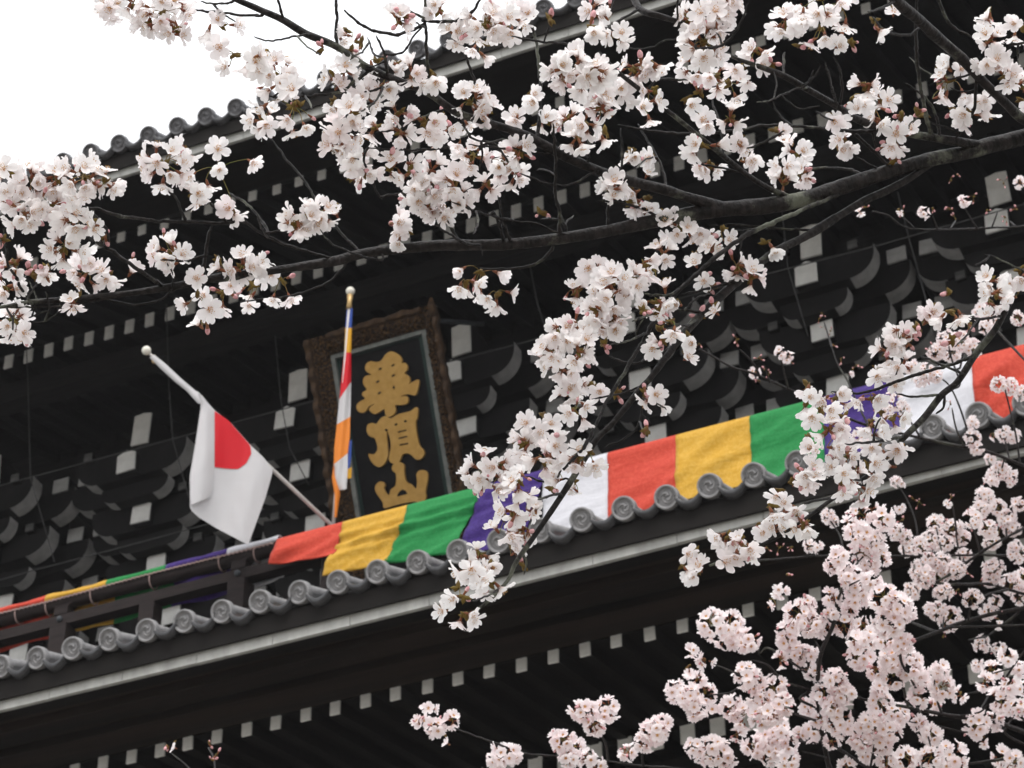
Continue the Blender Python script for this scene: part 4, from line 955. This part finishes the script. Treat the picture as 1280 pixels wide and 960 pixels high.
TW1 = '''250,1 270,5 292,2|4;238,12 289,17 327,19|5;317,47 339,51 376,44 388,44|4;332,120 357,122 395,119 427,114 445,100 462,88|5;332,165 347,185 367,210 387,235 400,262 410,272 430,295 450,315|5;400,287 415,305 435,314 460,322 478,325|4;320,265 328,287 335,296|4
232,276 220,250 212,240 207,228|5;282,277 262,252 250,240|5;285,240 312,258 330,280 336,294|5;265,282 257,312 254,348|7;254,320 235,326 200,325|4;136,311 134,290 122,272 100,262|5;122,364 140,376 170,381 200,375 222,358|4;82,385 120,376 160,367|4;-20,384 0,384 37,384 82,383|4;40,380 27,362 22,350|6;5,285 8,312 10,330|5;35,397 62,387|3;35,402 57,401 77,387|3
434,326 420,345 395,360 357,371 320,375 300,377|4;421,58 420,40 421,25 420,0 421,-25|6;355,25 347,0 342,-18|5;537,116 534,75 532,37 532,-20|6;535,25 505,10 503,4|5;530,26 565,27 590,15 602,-5|6;430,12 450,30 470,39 500,42 527,32 532,28|6;470,45 480,67 484,95|5;480,69 502,66 517,47 530,30|4;460,47 467,67 480,71|4
495,102 470,112 455,115|5;460,185 490,187 535,187 560,184|4;560,136 527,147 500,160 470,166|5;575,145 590,172 615,177 642,171|4;585,180 640,187 685,192 696,191|4;595,149 594,120 591,95 582,72 576,55|5;670,175 675,140 675,100 670,50 662,27 659,10|6;640,45 677,52 720,54 752,40 780,22 800,12|5;846,27 847,5 847,-20|4;782,60 810,60 830,52 847,47|3;822,100 860,100|5;734,205 736,180 727,160 722,140|5
699,284 699,265 694,240 695,200 691,155|6;709,288 699,268|6;761,288 761,255 776,215 776,160|5;772,156 815,164 855,167 902,165 960,157 1010,159 1067,164 1100,162|6;832,236 827,207 812,180 797,155|5;904,193 902,160 892,132 890,122|5;860,202 885,207 915,212 928,215|4;905,188 935,185 960,175 980,163|5;650,217 685,229 715,230 745,213|4;747,251 780,255 805,262 828,276|5;640,276 670,279 697,291 732,294|4;565,252 595,264 640,276|5;545,282 565,294 585,305 605,307|5;555,267 565,287 575,303|6;617,265 630,300|5;622,245 630,277 638,302|5;455,202 470,237 478,250|5
690,312 670,329 640,336 610,336 600,335|5;1032,78 1040,110 1047,132|5;1042,72 1052,95 1050,130|5;979,95 980,65|5;1147,-20 1145,37 1146,75 1151,112 1160,155 1166,172|7;1165,-20 1185,27 1215,47|6;1150,33 1135,44 1107,39 1090,20|5;1120,0 1100,11 1085,15|6;1137,71 1155,89 1180,99 1207,94 1218,90|4;1132,104 1155,120 1170,145 1174,172|5;1220,93 1220,107 1217,137 1207,155 1192,176|6;945,128 965,125 992,112 1008,110|4;965,127 975,145 990,157|4;982,125 1002,136 1025,132|4;1020,139 1042,151 1060,146|4;1065,165 1090,187 1117,212|6;1090,165 1097,190|5;975,202 1010,210 1047,210 1077,217|5;1060,192 1095,210|4
805,367 830,369 850,362|5;790,402 815,392 826,388|5;760,432 785,426 806,417|4;762,447 790,454 820,447 836,438|5;835,385 877,390|5;830,402 857,407 872,398|4;852,367 880,362 918,352|5;887,282 927,281 960,285 997,287 1020,286|4;740,499 780,491 808,480|4;803,487 800,527 782,547 755,560|4;657,595 680,602 707,598|4;672,624 700,617|5;590,752 615,742 625,735|4;1112,577 1098,592 1090,596|4
1250,395 1222,399 1195,392|5;1219,445 1185,457 1150,467 1120,477 1080,491 1040,490|6;1120,491 1140,496 1176,493|5;1057,555 1095,552 1130,545|5;1204,467 1175,455 1150,445|5;1032,596 1052,600 1075,600|4;1000,630 1040,622|5;1180,493 1180,510 1170,517|5;1300,350 1255,327 1230,317|4;1310,45 1280,54 1262,56|5;960,285 905,290|3;870,60 905,55 925,30 935,5|5'''
for ln in TW1.replace('\n', ';').split(';'):
    a, w_ = ln.split('|'); T1.twig([tuple(map(float, q.split(','))) for q in a.split()], float(w_))
CL1 = '''140,8,24 165,6,18 205,14,38 188,30,16 218,38,18 275,40,15,h 292,78,18,h 318,84,12 348,97,30 330,70,14 330,150,22 365,150,30,h 8,215,20 40,228,28 15,250,24 70,222,24 105,222,34 130,228,22 60,262,30 92,275,24 30,272,22 112,285,14 205,205,36 232,190,16 270,232,36,h 240,245,16 290,262,16 18,330,18 80,310,26 110,340,30 135,345,18 95,380,15 55,345,14 8,362,20 16,402,28 28,425,14 165,340,11 212,318,28 272,333,9 302,334,24 322,328,14 245,385,26,h 278,378,22,h 255,410,12 315,370,22,h 352,362,20,h
380,272,26 400,268,24 368,282,16 420,264,10 495,280,20 508,298,9 538,247,30 548,270,18 572,250,22 520,252,16 600,352,22,h 580,360,12,h 620,375,14,h 432,45,14 497,24,18 590,128,28 610,138,16 548,12,20 570,40,22 605,30,30 630,28,30 655,20,22 605,65,20,h 520,92,20 498,86,14 540,98,12 432,88,20 415,100,14 480,108,20 455,122,22 500,140,18 418,135,14 440,142,22 430,165,26 420,185,20 442,195,26 455,215,18 490,210,18 512,213,16 440,228,12 532,160,12,h 548,178,18,h 572,172,16,h 592,195,26 625,205,26 642,216,22 545,222,26 570,228,22 520,235,18 610,232,18 650,190,18 645,145,13 500,165,16 470,160,18 470,85,12 450,60,12
720,92,34 702,88,22 742,92,24 745,112,26 665,122,15 682,150,18 710,150,20 752,135,20 735,155,22 722,175,16 757,172,14 772,112,18 792,88,24 815,82,16 778,115,16 818,118,14 806,142,15 742,14,18 760,22,12 740,42,12 770,45,16 862,22,22 892,22,28 880,55,32 868,85,22 895,95,20 925,98,22,h 912,115,16,h 945,64,17 905,4,24 860,130,11 876,122,9,b 880,152,15 912,148,16 880,190,14,h 888,210,9,h 925,178,15 935,202,13 790,196,14 812,200,14 812,220,10 768,235,16 790,238,14
985,30,26 1003,14,18 1028,12,24,h 1052,20,24,h 1030,48,26,h 1052,55,14 1095,32,12 1120,16,9 1065,60,9,b 1000,64,8,b 1083,106,17 1102,124,18 1070,128,15 1096,146,14 1043,152,14 1056,178,16 1050,192,12 1120,176,22 1135,162,12 1130,152,9,b 995,196,20 985,182,14 978,215,16 1002,218,18 980,230,18 970,170,12 982,172,8,b 1190,112,20,h 1178,118,12 1184,84,10 1180,92,11 1196,145,10 1212,148,10,h 1232,136,12,h 1236,22,13 1236,50,19 1238,78,22 1256,95,20 1275,108,16 1280,132,10 1278,45,14,h 1120,208,9,b
765,240,14 808,256,15 790,262,13 850,288,24 832,275,14 878,292,18 892,312,14 905,296,11 828,318,19 805,332,17 815,345,14 870,330,8 765,352,24 742,340,18 790,350,18 722,365,18 735,378,16 760,372,26 785,372,15 765,392,20 745,388,18 770,408,15 830,358,12 842,385,13 820,385,12,h 885,357,11 922,335,20 940,348,16 958,312,10 890,318,10 825,422,15 815,436,11 838,412,11 862,430,9 857,446,10 893,392,6 700,418,24 690,438,18 725,412,20 735,430,18 700,455,24 722,440,18 682,450,14 755,416,12 756,440,8,b 730,460,9,b
722,480,20 710,492,16 742,488,12 718,520,12,h 770,500,10,b 662,538,22 680,528,12 655,555,16 648,568,9 695,560,24 680,575,18 722,572,20 738,575,12 692,592,14 605,588,28 625,582,20 590,600,16 630,608,14 648,602,16 650,618,18 640,640,18 668,640,15 655,662,18 630,660,14 645,678,14 716,612,13 690,620,8,b 600,695,20 585,712,18 612,715,14 590,722,12,h 555,766,12 572,746,9 580,757,9,b 582,775,8,h 612,738,13,h 640,690,10 808,500,8,b 818,505,9,h
1165,392,15 1158,408,12 1190,398,14,h 1190,375,8,b 1238,350,18 1246,368,18 1262,352,12 1278,345,10 1240,385,14 1275,368,12 1125,425,22 1110,440,18 1130,458,16 1140,428,12 1100,470,15 1115,480,12 1150,418,7,b 1010,490,15 1010,508,11,h 1045,505,12,h 1025,520,12,h 1090,506,13,h 1035,538,17 1057,530,13 1045,556,12 1090,537,13 1117,530,12,h 1097,568,12,h 1125,566,13 1115,578,11 1013,560,13 1058,572,20 1042,582,16 1068,585,13 1085,590,12,h 1010,592,18 1018,604,14 1052,606,12,h 1072,620,12,h 975,622,12 985,640,9,h 968,642,10 1000,645,9,h 1005,660,9,h 965,660,13 992,612,9,b 955,665,10 870,700,14 855,716,11 872,722,9 912,676,9,h 925,678,8 932,692,11,h 905,702,8 930,702,7,b'''
def parse_cl(s_):
    out = []
    for q in s_.split():
        q = q.split(','); out.append((float(q[0]), float(q[1]), float(q[2]), q[3] if len(q) > 3 else 'o'))
    return out
T1.clusters = parse_cl(CL1)
base_lines = [q[0] for q in T1.lines]
for i in range(64):                       # short bare spurs and side shoots
    Q = rnd.choice(base_lines); k = rnd.randrange(2, max(3, len(Q) - 2)); k = min(k, len(Q) - 1)
    x, y = Q[k, 0], Q[k, 1]
    if not (-20 < x < 1300 and -20 < y < 720): continue
    tx, ty = Q[min(k + 2, len(Q) - 1), 0] - Q[max(k - 2, 0), 0], Q[min(k + 2, len(Q) - 1), 1] - Q[max(k - 2, 0), 1]
    a = math.atan2(ty, tx) + rnd.choice((-1, 1)) * rnd.uniform(.6, 1.4); L = rnd.uniform(12, 46); b = a + rnd.uniform(-.7, .7)
    p1 = (x + math.cos(a) * L * .5, y + math.sin(a) * L * .5); p2 = (p1[0] + math.cos(b) * L * .5, p1[1] + math.sin(b) * L * .5)
    T1.twig([(x, y), p1, p2], rnd.uniform(3., 4.4))
    if rnd.random() < .45: T1.clusters.append((p2[0], p2[1], rnd.uniform(6, 9), 'b'))
e1 = at_d(1420, 128, 4.15); e9 = at_d(1420, 160, 4.1); ex = at_d(1560, 90, 4.35)
T1.build([(Vector((e1.x + 1.15, e1.y + .25, 0)), .17), (Vector((e1.x + 1.1, e1.y + .2, 1.5)), .13), (Vector((e1.x + .75, e1.y + .12, 3.2)), .10), (Vector((e1.x + .22, e1.y + .02, e1.z - .12)), .045), (Vector(e1), .0150), ], 16)
print('near clusters', T1.ngroups)
# ------------------------------------------------------------------ the second tree, lower right
T2 = Tree('cherry_tree', 'second cherry tree, dense round pale pink blossom balls filling the lower right', 6.6, 'bark_far', 'petal_pink', True, .88)
T2.limb([(1062, 1040, 12), (1038, 965, 9), (1030, 927, 8), (1022, 890, 7), (1022, 850, 7), (1027, 815, 6), (1042, 780, 6), (1047, 750, 5), (1060, 718, 4), (1068, 700, 3)], 6.6, 6.5)
T2.limb([(1420, 960, 12), (1340, 935, 9), (1280, 915, 8), (1242, 902, 7), (1185, 894, 6), (1135, 884, 5), (1087, 876, 4), (1057, 867, 4)], 6.7, 6.5)
T2.limb([(960, 985, 5), (900, 968, 4), (840, 960, 4), (800, 957, 4), (760, 952, 4), (702, 946, 4), (657, 942, 4), (622, 930, 4), (572, 912, 3)], 6.5, 6.4)
TW2 = '''1135,902 1170,907 1210,915|3;1257,917 1280,930 1310,940|4;1242,902 1252,860 1265,835 1285,808|4;1152,884 1147,865 1137,847|4;1177,892 1170,870 1168,850|4;1022,885 1000,874 1010,862 980,852 960,832 940,825|4;1022,850 1010,842 985,825 960,810 950,817|4;1042,779 1025,767 1023,758|4;1032,907 1040,882|4;1024,902 992,892|4;1100,965 1080,957 1055,940 1034,930|5;997,927 1030,929|3;1002,939 1034,947|3;1087,965 1096,917|4;1300,940 1280,945 1210,955 1180,958|5;760,950 757,930 747,912|4;752,950 725,930|3;804,957 802,940|4;950,855 927,857 912,866 885,869|3;892,830 922,842 945,850|3;269,990 268,952 261,935|3;260,990 235,959 215,942|3;1027,815 1018,800|3;1125,820 1131,777 1128,760|4;1135,884 1128,850 1125,802|4;950,817 940,802|4;1060,718 1075,700 1085,690|3;1055,735 1075,725|3;1022,870 1050,862|3;1030,927 1000,925 985,925|3;1200,895 1225,890 1235,880|3;1265,835 1240,842|3;1150,888 1160,920 1165,940|3;1260,905 1280,880|3'''
for ln in TW2.split(';'):
    a, w_ = ln.split('|'); T2.twig([tuple(map(float, q.split(','))) for q in a.split()], float(w_))
CL2 = '''538,886,8 525,903,9 545,910,13 565,900,12 557,928,6 632,944,19 620,950,12 703,925,17 720,935,15 710,948,15 730,890,18 757,888,18 742,905,16 735,948,14 747,956,12 785,940,12 806,926,15 818,915,20 828,905,13 870,935,15 892,940,24 907,948,15 865,815,9 882,826,10 860,840,7 872,848,10 890,780,22 915,784,22 935,802,16 908,798,15 845,865,16 862,872,18 882,868,16 870,885,15 890,888,8 932,846,18 945,852,14 915,885,18 930,895,18 922,918,9 952,872,18 948,898,14 955,925,18 942,932,16
998,770,22 985,788,16 1015,780,18 1010,756,12 975,740,11 963,755,7 985,802,18 995,820,15 975,825,9 1006,820,16 1012,838,9 1040,748,12 1037,766,11 1072,745,20 1055,780,16 1062,762,12 1030,785,14 1065,722,16 1090,728,14 1105,748,20 1122,760,22 1110,778,22 1137,766,11 1105,800,15 1115,825,22 1135,830,20 1118,845,18 1128,805,16 1075,820,20 1085,800,15 1078,782,11 1095,838,12 1045,850,18 1030,870,18 1055,868,16 1042,885,14 968,862,18 980,880,16 962,892,18 972,912,20 985,928,16 962,940,18 985,952,16 1048,900,20 1062,915,16 1015,915,15 1000,920,11 1040,928,10 1100,880,20 1118,895,22 1090,905,20 1110,915,18 1078,930,16 1100,930,16 1085,945,12 1150,848,18 1175,838,14 1178,860,17 1148,872,14 1165,882,10 1200,868,8 1148,905,11 1165,920,18 1165,948,18 1190,948,22 1132,948,18 1110,953,16 1060,957,12 1222,905,20 1242,902,14 1230,926,7 1252,948,15 1268,953,14 1240,838,14 1232,852,12 1260,822,13 1273,836,12 1250,875,17 1272,885,17 1262,860,13 1278,860,10 1185,965,16
1075,642,16 1105,648,16 1090,636,9 1072,668,20 1092,678,18 1082,695,20 1100,695,14 1048,695,15 1042,708,13 1060,718,15 1088,708,13 1062,655,10 1070,800,12 1100,860,12 207,939,5,b 216,936,6 261,937,4,b 269,950,6,b 266,958,6,b 864,838,6,b 985,725,5,b 1020,842,12 1010,885,12 1025,900,11'''
T2.clusters = parse_cl(CL2)
e2 = at_d(1062, 1040, 6.6)
T2.build([(Vector((e2.x + 1.1, e2.y + .6, 0)), .16), (Vector((e2.x + 1.0, e2.y + .5, 1.5)), .12), (Vector((e2.x + .5, e2.y + .25, e2.z - .9)), .06), (Vector((e2.x + .1, e2.y + .03, e2.z - .22)), .02), (Vector(e2), .0105)], 11)
print('second clusters', T2.ngroups)
# ------------------------------------------------------------------ the third tree, farther, at the right edge
T3 = Tree('cherry_tree', 'farthest cherry tree, small pink blossoms and buds on thin twigs at the right edge', 8.6, 'bark_far', 'petal_pink', True, .74)
T3.limb([(1420, 640, 9), (1340, 605, 7), (1280, 582, 5), (1232, 564, 5), (1185, 555, 5), (1140, 545, 4), (1110, 538, 4), (1082, 531, 4), (1047, 517, 4), (998, 492, 4), (942, 467, 3.5), (915, 459, 3.5), (890, 445, 3), (874, 436, 3)], 8.7, 8.5)
T3.limb([(1400, 720, 9), (1330, 745, 8), (1280, 760, 7), (1242, 767, 6), (1197, 780, 6), (1172, 790, 6), (1140, 802, 5)], 8.7, 8.6)
T3.limb([(1380, 590, 7), (1330, 630, 6), (1280, 660, 5), (1235, 685, 5), (1192, 715, 5), (1170, 728, 4)], 8.7, 8.6)
T3.limb([(1360, 735, 7), (1300, 745, 6), (1260, 737, 5), (1235, 730, 5), (1182, 730, 5), (1150, 722, 4)], 8.8, 8.6)
T3.limb([(1360, 275, 4), (1280, 283, 3.5), (1235, 285, 3.5), (1185, 287, 3.5), (1135, 285, 3), (1110, 269, 3), (1090, 264, 2.5)], 8.7, 8.5)
T3.limb([(1330, 700, 6), (1240, 694, 5), (1172, 695, 4), (1100, 695, 4), (1027, 695, 4), (960, 700, 4), (930, 702, 3)], 8.8, 8.6)
TW3 = '''1132,775 1167,789 1175,789|5;1185,784 1235,783 1290,781|4;1235,795 1272,767 1275,762|4;1210,867 1242,861 1300,850|4;1210,800 1235,795|3;1225,887 1235,870|3;1260,737 1230,745 1228,762|4;1122,605 1135,627 1145,655 1148,690|3;1040,435 1047,455 1060,477 1072,505 1085,531|3;1040,435 1030,402|3;925,437 940,452 950,470|3;975,445 980,465 985,485|3;955,455 962,478|2.5;1205,258 1215,275 1222,286|2.5;1130,272 1142,284|2.5;1195,275 1188,286|2.5;1247,265 1240,284|2.5;1165,268 1172,286|2.5;1262,276 1270,283|2.5;1216,553 1222,562|3;1255,545 1262,575|3;1255,482 1262,510 1270,545 1275,580|3;1120,508 1140,530 1150,547|3;1105,512 1095,532|3;1075,545 1085,532|3;1190,510 1195,535 1205,558|3;1165,468 1185,480 1200,510 1215,558|3;1185,428 1190,450 1200,480|3;1205,432 1200,460|3;1232,398 1262,430 1300,470|4;1250,592 1255,576|3;1235,628 1255,650 1258,672|3;1215,652 1225,690|3;1140,686 1150,696|3;1125,660 1130,694|3;1015,684 1020,695|3;1170,658 1178,694|3;1195,668 1200,700|3;1205,697 1202,709|3;1160,720 1165,729|3;1215,750 1210,776|3;1180,770 1178,788|3;1035,647 1050,670 1055,695|3;1190,627 1195,660|3'''
for ln in TW3.split(';'):
    a, w_ = ln.split('|'); T3.twig([tuple(map(float, q.split(','))) for q in a.split()], float(w_))
CL3 = '''1140,740,13 1155,722,16 1172,716,18 1180,740,13 1172,765,14 1188,774,16 1162,762,10 1215,748,15 1235,765,12 1245,752,9 1200,742,8,b 1265,730,15 1240,720,14 1277,745,13 1227,805,11 1248,811,10 1222,832,9 1250,779,5 1278,722,12 1125,635,8 1035,645,10 1042,652,7 1012,682,10 1022,684,7 992,688,8,b 975,690,7,b 1122,665,13 1132,672,11 1135,686,12 1150,682,12 1170,655,13 1192,662,15 1202,672,13 1165,675,14 1180,680,12 1215,650,13 1232,622,15 1248,635,13 1225,638,13 1260,650,15 1235,662,14 1240,678,13 1265,662,13 1205,695,13 1270,690,15 1242,710,15 1178,705,16 1195,712,15 1150,712,14 1160,700,10 1250,588,14 1262,595,12 1240,598,12 1238,574,9 1275,630,11 1216,548,13 1222,560,10 1216,528,9 1255,543,12 1243,546,5 1268,546,9 1120,602,8 1128,606,5 1150,632,8,b 1142,628,6,b 1190,625,8,b 1185,630,5 1250,480,12 1264,484,12 1278,492,10 1118,502,13 1108,514,11 1130,512,9 1075,545,12 1082,555,8 1190,510,8,b 1182,425,13 1200,428,14 1215,436,13 1170,440,13 1190,442,12 1140,460,11 1158,466,13 1170,470,11 1150,475,10 1228,392,14 1240,398,12 1232,408,10 1272,398,10 1083,263,6,b 1076,264,4 1130,270,7,b 1124,266,4 1155,266,8 1166,264,6,b 1190,265,7,b 1205,252,8 1218,250,7,b 1195,276,6,b 1235,266,7,b 1258,276,7,b 1272,266,7,b 1190,228,5,b 1197,222,4,b 1256,232,8,b 1275,228,8 1028,395,6,b 1024,403,5,b 1032,412,5,b 1040,418,6,b 1042,434,5,b 1052,452,7,b 1072,460,8,b 1066,466,5 975,440,7 985,446,6 988,456,6,b 963,472,7,b 950,480,4,b 922,428,7,b 949,452,7,b 944,466,6 958,466,6,b 874,434,5,b 1110,700,7,b 1130,655,8,b 1210,720,8,b 1225,735,8,b 1165,700,6,b 1185,660,7,b 1250,670,8,b 960,690,6,b 1060,700,6,b 1180,800,5,b 1255,770,5,b'''
T3.clusters = parse_cl(CL3)
e3 = at_d(1420, 640, 8.7)
T3.build([(Vector((e3.x + 1.2, e3.y + .4, 0)), .18), (Vector((e3.x + 1.1, e3.y + .3, 2.0)), .13), (Vector((e3.x + .6, e3.y + .2, e3.z - 1.0)), .07), (Vector((e3.x + .1, e3.y, e3.z - .15)), .02), (Vector(e3), .011)], 9)
print('third clusters', T3.ngroups)
